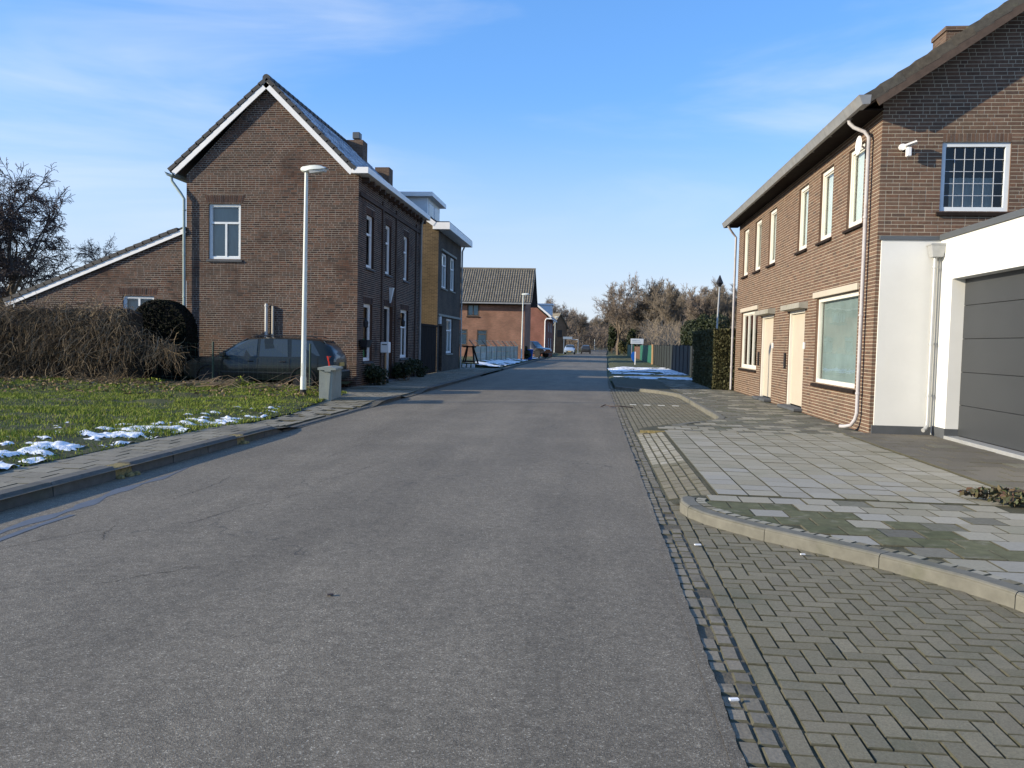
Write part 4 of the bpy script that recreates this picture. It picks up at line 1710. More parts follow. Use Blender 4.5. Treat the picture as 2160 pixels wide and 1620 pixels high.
# verge tiles one by one
for k in range(17):
    t0 = .33 * k - .05
    c = Vector((4.50, YG - ov + .10, gz(4.50) + .15)) + upv * (t0 + .19)
    m = MB()
    m.obox(c + nv * (.024 + .0), upv * .19 + nv * -.014, Vector((0, .115, 0)), nv * .02)
    m.obox(c + nv * (-.040) + Vector((0, -.105 - .002 * (k % 2), 0)), upv * .19 + nv * -.012, Vector((0, .014, 0)), nv * .078)
    m.build('verge_tile', TILE_R, roofR)
b = MB()
for k in (0,):
    q = [Vector((4.60, YG - ov, gz(4.60) + .10)), Vector((9.1, YG - ov, gz(9.1) + .10))]
    b.obox((q[0] + q[1]) / 2 - nv * .10, (q[1] - q[0]) / 2, Vector((0, .018, 0)), nv * .10)
    b.obox((Vector((4.60, YG - .19, gz(4.60) + .02)) + Vector((9.1, YG - .19, gz(9.1) + .02))) / 2 - nv * .012, (q[1] - q[0]) / 2, Vector((0, .17, 0)), nv * .010)
b.build('barge_board', BARGE, roofR)
# eave soffit and gutter with joints
s_ = MB()
s_.box(4.50, 4.91, YG - .02, 28.85, 5.72, 5.75)
s_.build('soffit', DKWOOD, roofR)
gu = MB()
y0, y1 = YG - ov - .02, 28.9
prof = [(4.570, 5.875), (4.555, 5.725), (4.430, 5.715), (4.380, 5.845), (4.365, 5.875), (4.380, 5.880), (4.395, 5.845), (4.440, 5.730), (4.545, 5.740), (4.560, 5.875)]
gu.prism(prof, 'y', y0 + .012, y1 - .012)
for ye in (y0, y1 - .012):
    gu.prism([(4.570, 5.875), (4.555, 5.725), (4.430, 5.715), (4.380, 5.845), (4.365, 5.875)], 'y', ye, ye + .012)
for k in range(11):
    yy = y0 + .9 + k * 1.25
    gu.prism([(4.572, 5.880), (4.557, 5.721), (4.427, 5.711), (4.375, 5.845), (4.360, 5.880), (4.368, 5.882), (4.380, 5.845), (4.430, 5.717), (4.553, 5.727), (4.565, 5.880)], 'y', yy, yy + .022)
gu.build('gutter', ZINC, roofR)
ch = MB()
ch.box(7.98, 8.9, 20.0, 20.75, 8.0, 9.02)
chm = ch.build('chimney', BRCH, roofR)
c2 = MB()
c2.box(7.95, 8.93, 19.97, 20.78, 9.02, 9.12)
c2.build('chimney_cap', BRCH, chm)
# downpipes
def pipe(parent, pts, r, mat, name='downpipe', collars=(), cmat=None):
    m = MB()
    m.tube(pts, r, 10)
    o = m.build(name, mat, parent, smooth=True)
    for c in collars:
        k = MB()
        k.lathe([(r + .002, -.02), (r + .012, -.018), (r + .012, .018), (r + .002, .02)], c, 'z', 10)
        k.build('pipe_clamp', cmat or mat, o, smooth=True)
    return o


xp = 4.81
pipe(RH, [(4.50, 15.3, 5.73), (4.505, 15.3, 5.66), (4.58, 15.27, 5.57), (4.74, 15.18, 5.47), (xp, 15.15, 5.36), (xp, 15.15, .42), (4.79, 15.18, .30), (4.74, 15.24, .19), (4.66, 15.34, .155), (4.6, 15.42, .15)], .034, ZINCP,
     collars=[(xp, 15.15, 3.95), (xp, 15.15, 2.2), (xp, 15.15, .78)])
pipe(RH, [(4.50, 28.3, 5.73), (4.51, 28.3, 5.66), (4.66, 28.42, 5.50), (4.80, 28.5, 5.35), (4.80, 28.5, .12)], .038, ZINCP, collars=[(4.80, 28.5, 3.6), (4.80, 28.5, 1.9), (4.80, 28.5, .9)])
dsh = MB()
dsh.lathe([(.01, .03), (.10, .022), (.17, 0), (.168, -.01), (.09, .008), (.01, .016)], (4.74, 15.47, 5.30), 'x', 20)
dd = dsh.build('satellite_dish', WHITE, None, smooth=True)
tag(dd, 'small white round dish on the brick facade beside the downpipe', 'dish')
m = MB()
m.bar((4.77, 15.47, 5.30), (4.90, 15.47, 5.22), .03)
m.build('arm', WHITE, dd)
# flood light / camera on the gable
cm = tag(empty('security_light', (5.28, 14.6, 5.05)), 'small white security floodlight on the brick gable', 'security light')
m = MB()
m.lathe([(.055, -.03), (.06, .0), (.055, .03)], (5.23, 14.70, 5.08), 'y', 12)
m.build('wall_mount', WHITE, cm, smooth=True)
m = MB()
m.obox((5.34, 14.60, 5.11), (.085, -.035, .028), (.035, .075, 0), (-.006, 0, .012))
m.build('hood', WHITE, cm)
m = MB()
m.box(5.27, 5.345, 14.57, 14.66, 4.90, 5.06, .01)
m.build('lamp_head', WHITE, cm)

# ------------------------------------------------------------------ garage with plastered wall
GA = tag(empty('garage', (5.95, 13, .1)), 'white plastered garage with dark grey sectional door at right edge', 'garage')
xg = 5.95
m = MB()
m.box(4.965, 5.96, YG - .035, YG - .002, .25, 3.49)
m.build('plaster_panel', PLASTER, GA)
m = MB()                                              # front wall with opening, plus block behind
yA, yB, yD0, yD1, zt, zo = YG - .036, 7.4, 14.2, 11.1, 3.49, 2.79
m.box(xg, xg + .25, yD0, yA, .27, zt)
m.box(xg, xg + .25, yB, yD1, .27, zt)
m.box(xg + .0005, xg + .2495, yD1, yD0, zo, zt)
m.box(xg + .25, 11, yB, yB + .2, .2, zt)
m.build('wall', PLASTER, GA)
m = MB()
m.box(xg + .2, 11.05, yB + .01, YG - .04, 3.42, 3.46)
m.build('flat_roof', PLINTH, GA)
m = MB()
m.box(4.93, 5.99, YG - .06, YG - .001, 3.492, 3.56)
m.box(xg - .035, xg + .3, yB - .04, YG - .058, 3.492, 3.585)
m.build('roof_trim', ANTHR, GA)
m = MB()
m.box(4.93, 5.965, YG - .045, YG - .003, .07, .25)
m.build('plinth', PLINTH, GA)
m = MB()
m.box(xg - .008, xg + .25, yD0 + .003, YG - .047, .07, .272)
m.build('plinth', PLINTH, GA)
m = MB()
m.box(xg - .008, xg + .25, yB, yD1, .07, .272)
m.build('plinth', PLINTH, GA)
gd = empty('garage_door', (0, 0, 0))
gd.parent = GA
gd.matrix_parent_inverse = WM(GA).inverted()
zs = [.16, .68, 1.235, 1.79, 2.345, 2.80]
for a, b in zip(zs, zs[1:]):
    m = MB()
    m.box(xg + .21, xg + .25, yD1, yD0, a + .004, b - .004, .003)
    m.build('door_panel', DOORG, gd)
m = MB()
m.box(xg + .245, xg + .26, yD1, yD0, .1, 2.8)
m.build('door_backing', BLACK, gd)
m = MB()
m.box(xg - .02, xg + .21, yD1, yD0 - .002, .09, .155, .005)
m.build('threshold', GALV, GA)
hp = MB()
c = Vector((5.84, 14.60, 3.29))
w0, w1, d0, d1 = .085, .12, .075, .10
hp.hexa([c + Vector(p) for p in ((-w0, -d0, -.1), (w0, -d0, -.1), (w0, d0, -.1), (-w0, d0, -.1), (-w1, -d1, .1), (w1, -d1, .1), (w1, d1, .1), (-w1, d1, .1))])
hp.box(c.x - w1 - .012, c.x + w1 + .012, c.y - d1 - .012, c.y + d1 + .012, c.z + .1, c.z + .13)
pz_ = pipe(GA, [(5.83, 14.62, 3.2), (5.83, 14.62, .36), (5.82, 14.61, .28), (5.78, 14.58, .22), (5.73, 14.54, .20)], .035, GALV, collars=[(5.83, 14.62, 3.02), (5.83, 14.62, 1.7), (5.83, 14.62, .8)])
hp.build('hopper', GALV, pz_)
pipe(GA, [(5.915, 14.66, 3.2), (5.915, 14.66, .12)], .014, GALV, 'conduit', collars=[(5.915, 14.66, 1.7), (5.915, 14.66, .8)])

# ------------------------------------------------------------------ left house
LX, LY = -7.3, 24.5
LH = tag(empty('brick_house', (-10, 24.5, .1)), 'tall dark brick house with white gable trim behind the parked estate car', 'house')
apx, apz = -10.2, 9.35
lw = [(-12.85, .05), (LX, .05), (LX, 6.62), (apx, apz), (-12.85, 6.62)]
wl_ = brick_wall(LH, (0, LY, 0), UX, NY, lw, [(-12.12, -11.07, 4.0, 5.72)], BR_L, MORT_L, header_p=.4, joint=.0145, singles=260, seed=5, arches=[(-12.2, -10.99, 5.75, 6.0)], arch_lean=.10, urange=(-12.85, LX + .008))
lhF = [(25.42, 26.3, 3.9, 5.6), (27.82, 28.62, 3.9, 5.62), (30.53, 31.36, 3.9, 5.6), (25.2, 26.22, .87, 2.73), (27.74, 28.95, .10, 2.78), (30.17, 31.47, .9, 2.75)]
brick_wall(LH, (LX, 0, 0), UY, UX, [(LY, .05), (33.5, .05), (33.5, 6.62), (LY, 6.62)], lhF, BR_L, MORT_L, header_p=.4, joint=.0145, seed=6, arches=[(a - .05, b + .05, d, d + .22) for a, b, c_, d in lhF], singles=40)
m = MB()
m.add([(-12.85, LY, 0), (-12.85, 33.5, 0), (-12.85, 33.5, 6.62), (-12.85, LY, 6.62)], [(3, 2, 1, 0)])
m.add([(-12.85, 33.5, 0), (LX, 33.5, 0), (LX, 33.5, 6.62), (apx, 33.5, apz), (-12.85, 33.5, 6.62)], [(0, 1, 2, 3, 4)])
m.build('rear_wall', BR2F, LH)
m = MB()
m.add([(-12.8, LY + .05, 3.3), (LX - .4, LY + .05, 3.3), (LX - .4, 33.4, 3.3), (-12.8, 33.4, 3.3)], [(0, 1, 2, 3)])
m.build('upper_floor', DKWOOD, LH)
window(LH, (0, LY, 0), UX, NY, -12.12, -11.07, 4.0, 5.72, WGREY, depth=.05, fw=.075, bars=(.52,), hbars=(.66,), backing=CURTB, back_off=.10, sill=PLINTH)
for k, (a, b, c_, d) in enumerate(lhF):
    if k == 4:
        continue
    window(LH, (LX, 0, 0), UY, UX, a, b, c_, d, WHITE, depth=.08, fw=.08, hbars=(.64,), bars=(.5,) if k in (5,) else (), backing=ROOMD if k < 3 else CURTS, back_off=.3, sill=PLINTH)
d = MB()
d.box(LX - .24, LX - .19, 27.82, 28.87, .18, 2.70)
dd = d.build('door', DKWOOD, LH)
f = MB()
f.box(LX - .26, LX - .12, 27.74, 27.83, .12, 2.78)
f.box(LX - .26, LX - .12, 28.86, 28.95, .12, 2.78)
f.box(LX - .259, LX - .121, 27.83, 28.86, 2.69, 2.78)
f.build('door_frame', WHITE, dd)
m = MB()
m.box(LX - .1, LX + .25, 27.6, 29.1, .08, .16, .01)
m.build('doorstep', PLINTH, LH)
BRP = brick_tex('brick_left_plain', (.085, .052, .04), (.06, .04, .032), (.12, .10, .085))
for yy in (27.33, 29.25, 32.6):
    m = MB()
    m.box(LX + .004, LX + .055, yy - .06, yy + .06, .06, 6.3)
    m.build('pilaster', BRP, LH)
m = MB()
m.box(LX + .004, LX + .05, LY + .1, 33.4, 6.02, 6.14)
m.build('string_course', BRP, LH)
for k in range(14):
    m = MB()
    yy = LY + .35 + k * .66
    m.box(LX + .006, LX + .22, yy, yy + .13, 6.46, 6.61)
    m.build('corbel', BRP, LH)
# roof
eX, eZ = -6.98, 6.80
roofL = MB()
yv0, yv1 = LY - .16, 33.75
rX, rZ = -7.36, 6.70
rl = [(rX, rZ - .02), (apx, 9.44), (-13.32, 6.66), (-13.32, 6.74), (apx, 9.54), (rX, rZ + .08)]
roofL.prism(rl, 'y', yv0, yv1)
rL = roofL.build('roof', TILE_DK, LH)
fv = (Vector((apx, 0, 9.54)) - Vector((rX, 0, rZ + .08)))
Ls = fv.length
fu = fv.normalized()
fn = Vector((-fu.z, 0, fu.x))
fn = fn if fn.z > 0 else -fn
tile_roof(rL, Vector((rX, yv0 + .18, rZ + .08)), (0, 1, 0), fu, fn, yv1 - yv0 - .18, Ls - .12, .22, .30, TILE_FR, wave=.022, step=.016)
ru = (Vector((apx, 0, 9.54)) - Vector((-13.36, 0, 6.74)))
Lr = ru.length
ru = ru.normalized()
rn = Vector((-ru.z, 0, ru.x))
rn = rn if rn.z > 0 else -rn
tile_roof(rL, Vector((-13.36, yv0 + .25, 6.74)), (0, 1, 0), ru, rn, yv1 - yv0 - .25, Lr - .12, .22, .30, TILE_DK, wave=.022, step=.016)
for (p, uu, nn, LL) in ((Vector((rX, 0, rZ + .08)), fu, fn, Ls), (Vector((-13.36, 0, 6.74)), ru, rn, Lr)):
    nt = int(LL / .30)
    for k in range(nt):
        c = p + uu * (.30 * k + .17) + Vector((0, yv0 + .07, 0))
        m = MB()
        m.obox(c + nn * .022, uu * .17 - nn * .012, Vector((0, .10, 0)), nn * .018)
        m.obox(c - nn * .03 + Vector((0, -.09, 0)), uu * .17 - nn * .012, Vector((0, .012, 0)), nn * .045)
        m.build('verge_tile', TILE_DK, rL)
for k in range(24):
    yy = yv0 - .02 + k * .40
    m = MB()
    m.tube([(apx, yy, 9.53), (apx, yy + .40, 9.545)], [.125, .105], 10)
    m.build('ridge_tile', TILE_DK, rL)
# barge boards, eaves
m = MB()
for (p, q) in ((Vector((rX - .05, 0, rZ + .02)), Vector((apx, 0, 9.44))), (Vector((-13.26, 0, 6.70)), Vector((apx, 0, 9.44)))):
    dv = (q - p)
    nn = Vector((-dv.z, 0, dv.x)).normalized()
    nn = nn if nn.z > 0 else -nn
    m.obox((p + q) / 2 - nn * .09 + Vector((0, yv0 + .0, 0)), dv / 2, Vector((0, .018, 0)), nn * .075)
    m.obox((p + q) / 2 - nn * .02 + Vector((0, LY - .075, 0)), dv / 2, Vector((0, .07, 0)), nn * .012)
m.build('barge_board', WHITE, rL)
m = MB()
m.box(LX - .16, eX + .03, yv0 - .02, yv1 + .05, 6.64, 6.83, .008)
m.build('eave_gutter_box', WHITE, rL)
m = MB()
m.prism([(-13.22, 6.66), (-13.22, 6.56), (-13.40, 6.56), (-13.48, 6.68), (-13.46, 6.68), (-13.38, 6.58), (-13.24, 6.58)], 'y', yv0 - .05, yv1)
m.build('rear_gutter', GREENP, rL)
pipe(LH, [(-13.3, LY - .1, 6.56), (-13.28, LY - .1, 6.40), (-12.98, LY - .12, 6.02), (-12.87, LY - .12, 5.85), (-12.86, LY - .12, .3)], .045, GREENP, collars=[(-12.86, LY - .12, 5.5), (-12.86, LY - .12, 4.1), (-12.86, LY - .12, 2.8)])
pipe(LH, [(LX + .16, 33.3, 6.6), (LX + .08, 33.3, 6.4), (LX + .08, 33.3, .12)], .045, ZINC)
pipe(LH, [(-10.18, LY - .09, 2.62), (-10.18, LY - .09, .2)], .055, GALV, 'flue_pipe', collars=[(-10.18, LY - .09, 2.55), (-10.18, LY - .09, 1.2)])
pipe(LH, [(-9.98, LY - .07, 2.55), (-9.98, LY - .07, .2)], .04, CREAM, 'vent_pipe')
m = MB()
m.box(-10.12, -9.44, 32.2, 32.85, 8.0, 9.62)
chm = m.build('chimney', BRCH, rL)
m = MB()
m.box(-9.85, -9.69, 32.42, 32.58, 9.62, 9.70)
m.box(-9.92, -9.62, 32.32, 32.66, 9.70, 9.97, .02)
m.build('chimney_cowl', ANTHR, chm)
# lean-to
LT = tag(empty('lean_to', (-15.5, 24.7, .08)), 'low brick lean-to with sloping tiled roof left of the tall house', 'lean-to')
lt = [(-18.7, .05), (-12.87, .05), (-12.87, 4.86), (-18.7, 2.52)]
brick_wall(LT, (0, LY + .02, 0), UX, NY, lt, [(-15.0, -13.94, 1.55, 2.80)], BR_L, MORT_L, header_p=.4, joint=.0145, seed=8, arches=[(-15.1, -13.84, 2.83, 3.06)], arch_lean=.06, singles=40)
window(LT, (0, LY + .02, 0), UX, NY, -15.0, -13.94, 1.55, 2.80, WGREY, depth=.05, fw=.075, bars=(.5,), backing=CURTB, sill=PLINTH)
a_, b_ = Vector((-19.0, 0, 2.54)), Vector((-12.9, 0, 4.97))
du = (b_ - a_).normalized()
dn = Vector((-du.z, 0, du.x))
m = MB()
m.obox((a_ + b_) / 2 + Vector((0, 27.4, 0)), (b_ - a_) / 2, Vector((0, 2.95, 0)), dn * .04)
rT = m.build('roof', TILE_DK, LT)
tile_roof(rT, a_ + dn * .04 + Vector((0, 24.6, 0)), (0, 1, 0), du, dn, 5.6, (b_ - a_).length - .05, .22, .30, TILE_DK)
for k in range(int((b_ - a_).length / .30)):
    c = a_ + dn * .05 + du * (.30 * k + .17) + Vector((0, 24.54, 0))
    m = MB()
    m.obox(c + dn * .022, du * .17 - dn * .012, Vector((0, .13, 0)), dn * .018)
    m.obox(c - dn * .03 + Vector((0, -.12, 0)), du * .17 - dn * .012, Vector((0, .012, 0)), dn * .045)
    m.build('verge_tile', TILE_DK, rT)
m = MB()
m.obox((a_ + b_) / 2 - dn * .10 + Vector((0, 24.455, 0)), (b_ - a_) / 2, Vector((0, .018, 0)), dn * .07)
m.build('barge_board', WHITE, rT)
m = MB()
m.add([(-18.7, 24.6, 0), (-18.7, 30, 0), (-18.7, 30, 2.5), (-18.7, 24.6, 2.5)], [(3, 2, 1, 0)])
m.build('side_wall', BR2F, LT)

# things on the left facade
t = tag(empty('wall_sign', (LX, 28.5, 3.2)), 'white tapered wall bracket above the front door of the dark brick house', 'bracket')
m = MB()
m.hexa([(LX + .01, 28.42, 2.9), (LX + .05, 28.42, 2.9), (LX + .05, 28.5, 2.9), (LX + .01, 28.5, 2.9), (LX + .01, 28.36, 3.42), (LX + .15, 28.36, 3.42), (LX + .15, 28.56, 3.42), (LX + .01, 28.56, 3.42)])
m.build('bracket_body', WGREY, t)
m = MB()
m.box(LX + .0, LX + .16, 28.35, 28.57, 3.421, 3.44)
m.build('bracket_top', WHITE, t)
t = tag(empty('window_box', (LX + .2, 25.2, 1.35)), 'black flower box on a bracket beside the ground-floor window', 'flower box')
m = MB()
m.hexa([(LX + .06, 24.72, 1.32), (LX + .24, 24.72, 1.32), (LX + .24, 25.18, 1.32), (LX + .06, 25.18, 1.32), (LX + .03, 24.66, 1.56), (LX + .3, 24.66, 1.56), (LX + .3, 25.22, 1.56), (LX + .03, 25.22, 1.56)])
m.build('box', BLACK, t)
m = MB()
m.box(LX + .01, LX + .20, 24.9, 24.95, 1.24, 1.318)
m.build('bracket', BLACK, t)
t = tag(empty('wall_lantern', (LX + .2, 24.9, 2.2)), 'small black lantern on the wall left of the door', 'lantern')
for yy, zz in ((24.85, 2.05),):
    m = MB()
    m.bar((LX, yy, zz + .18), (LX + .18, yy, zz + .18), .03)
    m.build('arm', BLACK, t)
    m = MB()
    m.lathe([(.03, -.12), (.075, -.08), (.085, .08), (.02, .16)], (LX + .18, yy, zz), 'z', 8)
    m.build('lamp_body', BLACK, t)
t = tag(empty('wall_lantern', (LX + .2, 29.9, 2.2)), 'small black lantern on the wall right of the door', 'lantern')
m = MB()
m.bar((LX, 29.85, 2.38), (LX + .18, 29.85, 2.38), .03)
m.build('arm', BLACK, t)
m = MB()
m.lathe([(.03, -.12), (.075, -.08), (.085, .08), (.02, .16)], (LX + .18, 29.85, 2.2), 'z', 8)
m.build('lamp_body', BLACK, t)
t = tag(empty('mailbox', (-6.95, 26.65, .1)), 'white mailbox on a post in front of the dark brick house', 'mailbox')
m = MB()
m.box(-7.08, -6.80, 26.50, 26.78, 1.14, 1.50, .015)
bx_ = m.build('box', WHITE, t)
m = MB()
m.box(-7.03, -6.86, 26.487, 26.50, 1.40, 1.43)
m.build('slot', BLACK, bx_)
m = MB()
m.tube([(-6.94, 26.64, .08), (-6.94, 26.64, 1.14)], .035, 8)
m.build('post', POSTW, t)

# ------------------------------------------------------------------ house two, beyond the timber gate
H2 = tag(empty('brick_house', (-9, 37.4, .1)), 'narrow house with yellow brick side wall, white fascia and white dormer', 'house')
yA, yB = 37.45, 44.0
def quad_wall(parent, name, pts, mat):
    m = MB()
    m.add(pts, [tuple(range(len(pts)))])
    return m.build(name, mat, parent)


def holed(parent, name, O, u, n, poly, holes, mat, reveal=.1):
    return brick_wall(parent, O, u, n, poly, holes, mat, mat, reveal=reveal, rows=(99, 100), name=name)


h2h = [(38.36, 39.78, 4.17, 5.84), (40.72, 42.05, 4.19, 5.86), (39.85, 41.62, .98, 2.72), (37.85, 38.75, .12, 2.32)]
holed(H2, 'front_wall', (LX, 0, 0), UY, UX, [(yA, .05), (yB, .05), (yB, 6.75), (yA, 6.75)], h2h, BR2F)
holed(H2, 'side_wall', (0, yA, 0), UX, NY, [(-15.5, .05), (LX, .05), (LX, 6.75), (-11.4, 9.75), (-15.5, 6.75)], [], BR2S)
quad_wall(H2, 'rear_wall', [(-15.5, yA, 0), (-15.5, yB, 0), (-15.5, yB, 6.75), (-15.5, yA, 6.75)][::-1], BR2F)
quad_wall(H2, 'far_wall', [(-15.5, yB, 0), (LX, yB, 0), (LX, yB, 6.75), (-11.4, yB, 9.75), (-15.5, yB, 6.75)][::-1], BR2F)
for k, (a, b, c_, d) in enumerate(h2h[:3]):
    window(H2, (LX, 0, 0), UY, UX, a, b, c_, d, WHITE, depth=.06, fw=.07, bars=(.5,), hbars=(.66,), backing=CURT, back_off=.08, sill=CONC)
m = MB()
m.box(LX - .14, LX - .10, 37.85, 38.75, .15, 2.32)
m.build('door', DKWOOD, H2)
m = MB()
m.box(LX + .003, LX + .10, 37.75, 38.0, 2.40, 2.75)
m.build('transom_light', WGREY, H2)
m = MB()
m.box(LX + .004, LX + .06, yA + .1, yB - .1, 2.78, 2.88)
m.box(LX + .004, LX + .06, 38.2, 42.3, 5.9, 6.0)
m.build('lintel', CONC, H2)
pr2 = [(-6.78, 7.05), (-7.45, 7.05), (-11.4, 9.80), (-15.9, 6.7), (-15.9, 6.82), (-11.4, 9.94), (-7.42, 7.15), (-6.78, 7.15)]
m = MB()
m.prism(pr2, 'y', yA - .15, yB + .3)
r2 = m.build('roof', TILE_DK, H2)
du2 = (Vector((-11.4, 0, 9.94)) - Vector((-7.42, 0, 7.15)))
l2 = du2.length
du2.normalize()
dn2 = Vector((-du2.z, 0, du2.x))
dn2 = dn2 if dn2.z > 0 else -dn2
tile_roof(r2, Vector((-7.42, yA - .15, 7.15)), (0, 1, 0), du2, dn2, yB - yA + .45, l2, .24, .33, TILE_DK)
m = MB()
m.box(-7.55, -6.74, yA - .17, yB + .35, 6.78, 7.10, .01)
q0, q1 = Vector((-7.42, yA - .165, 7.08)), Vector((-11.4, yA - .165, 9.84))
dv = q1 - q0
nn = Vector((-dv.z, 0, dv.x)).normalized()
nn = nn if nn.z > 0 else -nn
m.obox((q0 + q1) / 2 - nn * .08, dv / 2, Vector((0, .02, 0)), nn * .11)
m.build('fascia', WHITE, r2)
m = MB()
m.box(-10.4, -8.25, 39.3, 42.5, 7.3, 8.62)
dr = m.build('dormer', WGREY, H2)
m = MB()
m.box(-10.6, -7.95, 39.05, 42.75, 8.62, 8.84, .01)
m.build('dormer_roof', WHITE, dr)
for a in (39.55, 41.0):
    m = MB()
    m.box(-8.252, -8.235, a, a + 1.2, 7.62, 8.5)
    fo = m.build('window_frame', WHITE, dr)
    m = MB()
    m.box(-8.236, -8.228, a + .09, a + 1.11, 7.70, 8.42)
    m.build('pane', CGLASS, fo)
m = MB()
m.box(-10.62, -9.92, 38.3, 39.0, 8.3, 9.85)
m.build('chimney', BRCH, r2)
pipe(H2, [(LX + .2, yB - .05, 6.8), (LX + .07, yB - .05, 6.5), (LX + .07, yB - .05, .1)], .045, GALV)
# timber gate between the houses
GT = tag(empty('timber_gate', (LX, 35.5, .1)), 'tall dark timber gate between the two left brick houses', 'gate')
for k in range(20):
    a = 33.55 + k * .19
    m = MB()
    m.box(LX - .03, LX + (.0 if k % 2 else .008), a, a + .183, .12, 2.22 + .0)
    m.build('board', DKWOOD, GT)
m = MB()
m.box(LX - .06, LX + .04, 33.5, 37.42, 2.225, 2.32)
m.build('top_rail', DKWOOD, GT)

# ------------------------------------------------------------------ house three: long brown tiled roof
H3 = tag(empty('brick_house', (-9, 70, .2)), 'red brick house with wide brown tiled roof facing the camera', 'house')
a3, b3, yF, yBk = -15.0, -5.93, 70.0, 76.6
h3 = [(-11.0, -9.93, 3.83, 4.9), (-10.1, -9.18, 1.28, 2.68), (-11.85, -10.93, 1.28, 2.70)]
holed(H3, 'front_wall', (0, yF, 0), UX, NY, [(a3, .0), (b3, .0), (b3, 5.2), (a3, 5.2)], h3, BR3)
m = MB()
m.add([(b3, yF, 0), (b3, yBk, 0), (b3, yBk, 5.2), (b3, 73.3, 8.2), (b3, yF, 5.2)], [(0, 1, 2, 3, 4)])
m.add([(a3, yF, 0), (a3, yBk, 0), (a3, yBk, 5.2), (a3, 73.3, 8.2), (a3, yF, 5.2)], [(4, 3, 2, 1, 0)])
m.add([(a3, yBk, 0), (b3, yBk, 0), (b3, yBk, 5.2), (a3, yBk, 5.2)], [(3, 2, 1, 0)])
m.build('side_wall', BR3, H3)
for k, (a, b, c_, d) in enumerate(h3):
    window(H3, (0, yF, 0), UX, NY, a, b, c_, d, BARGE, depth=.01, fw=.09, bars=(.5,) if k == 0 else (), hbars=(.72,) if k else (), backing=CURT, back_off=.05, sill=DKWOOD)
m = MB()
m.prism([(69.45, 4.98), (73.3, 8.12), (77.1, 5.0), (77.1, 5.14), (73.3, 8.26), (69.45, 5.12)], 'x', a3 - .3, b3 + .62)
r3 = m.build('roof', TILE_DK, H3)
d3 = Vector((0, 73.3 - 69.42, 8.26 - 5.1))
l3 = d3.length
d3.normalize()
n3 = Vector((0, -d3.z, d3.y))
tile_roof(r3, Vector((a3 - .3, 69.42, 5.1)), (1, 0, 0), d3, n3, b3 + .62 - a3 + .3, l3, .215, .33, TILE_3, wave=.05, step=.03)
m = MB()
m.tube([(a3 - .3, 73.3, 8.29), (b3 + .62, 73.3, 8.29)], .11, 8)
m.build('ridge', TILE_3, r3)
m = MB()
m.box(a3 - .3, b3 + .55, 69.36, 69.50, 4.94, 5.07)
m.build('gutter', ZINC, r3)
m = MB()
m.box(a3, b3 + .1, yF - .35, yF + .05, 4.86, 4.95)
m.build('soffit', DKWOOD, r3)

# ------------------------------------------------------------------ house four: red gable with white verge
H4 = tag(empty('brick_house', (-8, 95, .2)), 'red brick house with white sloping verge board and white downpipe', 'house')
y4, y4b, e4, rx4, rz4 = 95.0, 110.0, -5.42, -9.2, 8.15
z4 = 4.75
quad_wall(H4, 'gable_wall', [(-13, y4, 0), (e4, y4, 0), (e4, y4, z4), (rx4, y4, rz4 - .1), (-13, y4, z4)], BR4)
holed(H4, 'front_wall', (e4, 0, 0), UY, UX, [(y4, 0), (y4b, 0), (y4b, z4), (y4, z4)], [(99, 101, .9, 2.3), (99, 101, 3.1, 4.3), (104, 106.5, .9, 2.3), (104, 106.5, 3.1, 4.3)], BR4)
for a, b in ((99, 101), (104, 106.5)):
    for c_, d in ((.9, 2.3), (3.1, 4.3)):
        window(H4, (e4, 0, 0), UY, UX, a, b, c_, d, WHITE, depth=.05, fw=.09, bars=(.5,), backing=CURT, back_off=.15, sill=CONC, sash=False)
quad_wall(H4, 'far_wall', [(-13, y4b, 0), (e4, y4b, 0), (e4, y4b, z4), (rx4, y4b, rz4 - .1), (-13, y4b, z4)][::-1], BR4)
m = MB()
m.prism([(-4.92, 4.66), (rx4, rz4), (-13.4, 4.7), (-13.4, 4.82), (rx4, rz4 + .14), (-4.92, 4.8)], 'y', y4 - .3, y4b + .3)
r4 = m.build('roof', TILE_FR, H4)
m = MB()
for q0, q1 in ((Vector((-4.92, y4 - .32, 4.74)), Vector((rx4, y4 - .32, rz4 + .06))), (Vector((-13.4, y4 - .32, 4.76)), Vector((rx4, y4 - .32, rz4 + .06)))):
    m.bar(q0, q1, .04, .2)
m.box(-5.5, -4.86, y4 - .36, y4 + .2, 4.48, 4.62)
m.build('verge_board', WHITE, r4)
m = MB()
m.box(-5.0, -4.88, y4 + .2, y4b, 4.5, 4.64)
m.build('gutter', WHITE, r4)
pipe(H4, [(-5.5, y4 - .08, 4.5), (-5.62, y4 - .08, 4.3), (-5.62, y4 - .08, .2)], .06, WHITE)
m = MB()
m.box(-7.9, -7.0, 96.5, 97.3, 6.4, 7.75)
m.box(-8.6, -8.0, 96.5, 97.2, 7.0, 8.0)
m.build('chimney', BRCH, r4)
m = MB()
m.box(-7.6, -5.4, 104, 107.5, 5.3, 6.6)
dr = m.build('dormer', WGREY, H4)
m = MB()
m.box(-8.2, -5.2, 103.8, 107.7, 6.6, 6.75)
m.build('dormer_roof', WHITE, dr)

# ------------------------------------------------------------------ house five: turned cottage with green shutters
H5 = tag(empty('brick_house', (-5.4, 141, 0)), 'far ochre brick cottage with green shutters behind the pale blue car', 'house')
U5 = Vector((math.cos(R(-48)), math.sin(R(-48)), 0))          # along ridge, towards the road
W5 = Vector((math.cos(R(42)), math.sin(R(42)), 0))            # across
c5 = Vector((-5.7, 139, 0))


def w5(a, b, z):
    return c5 + U5 * a + W5 * b + Vector((0, 0, z))


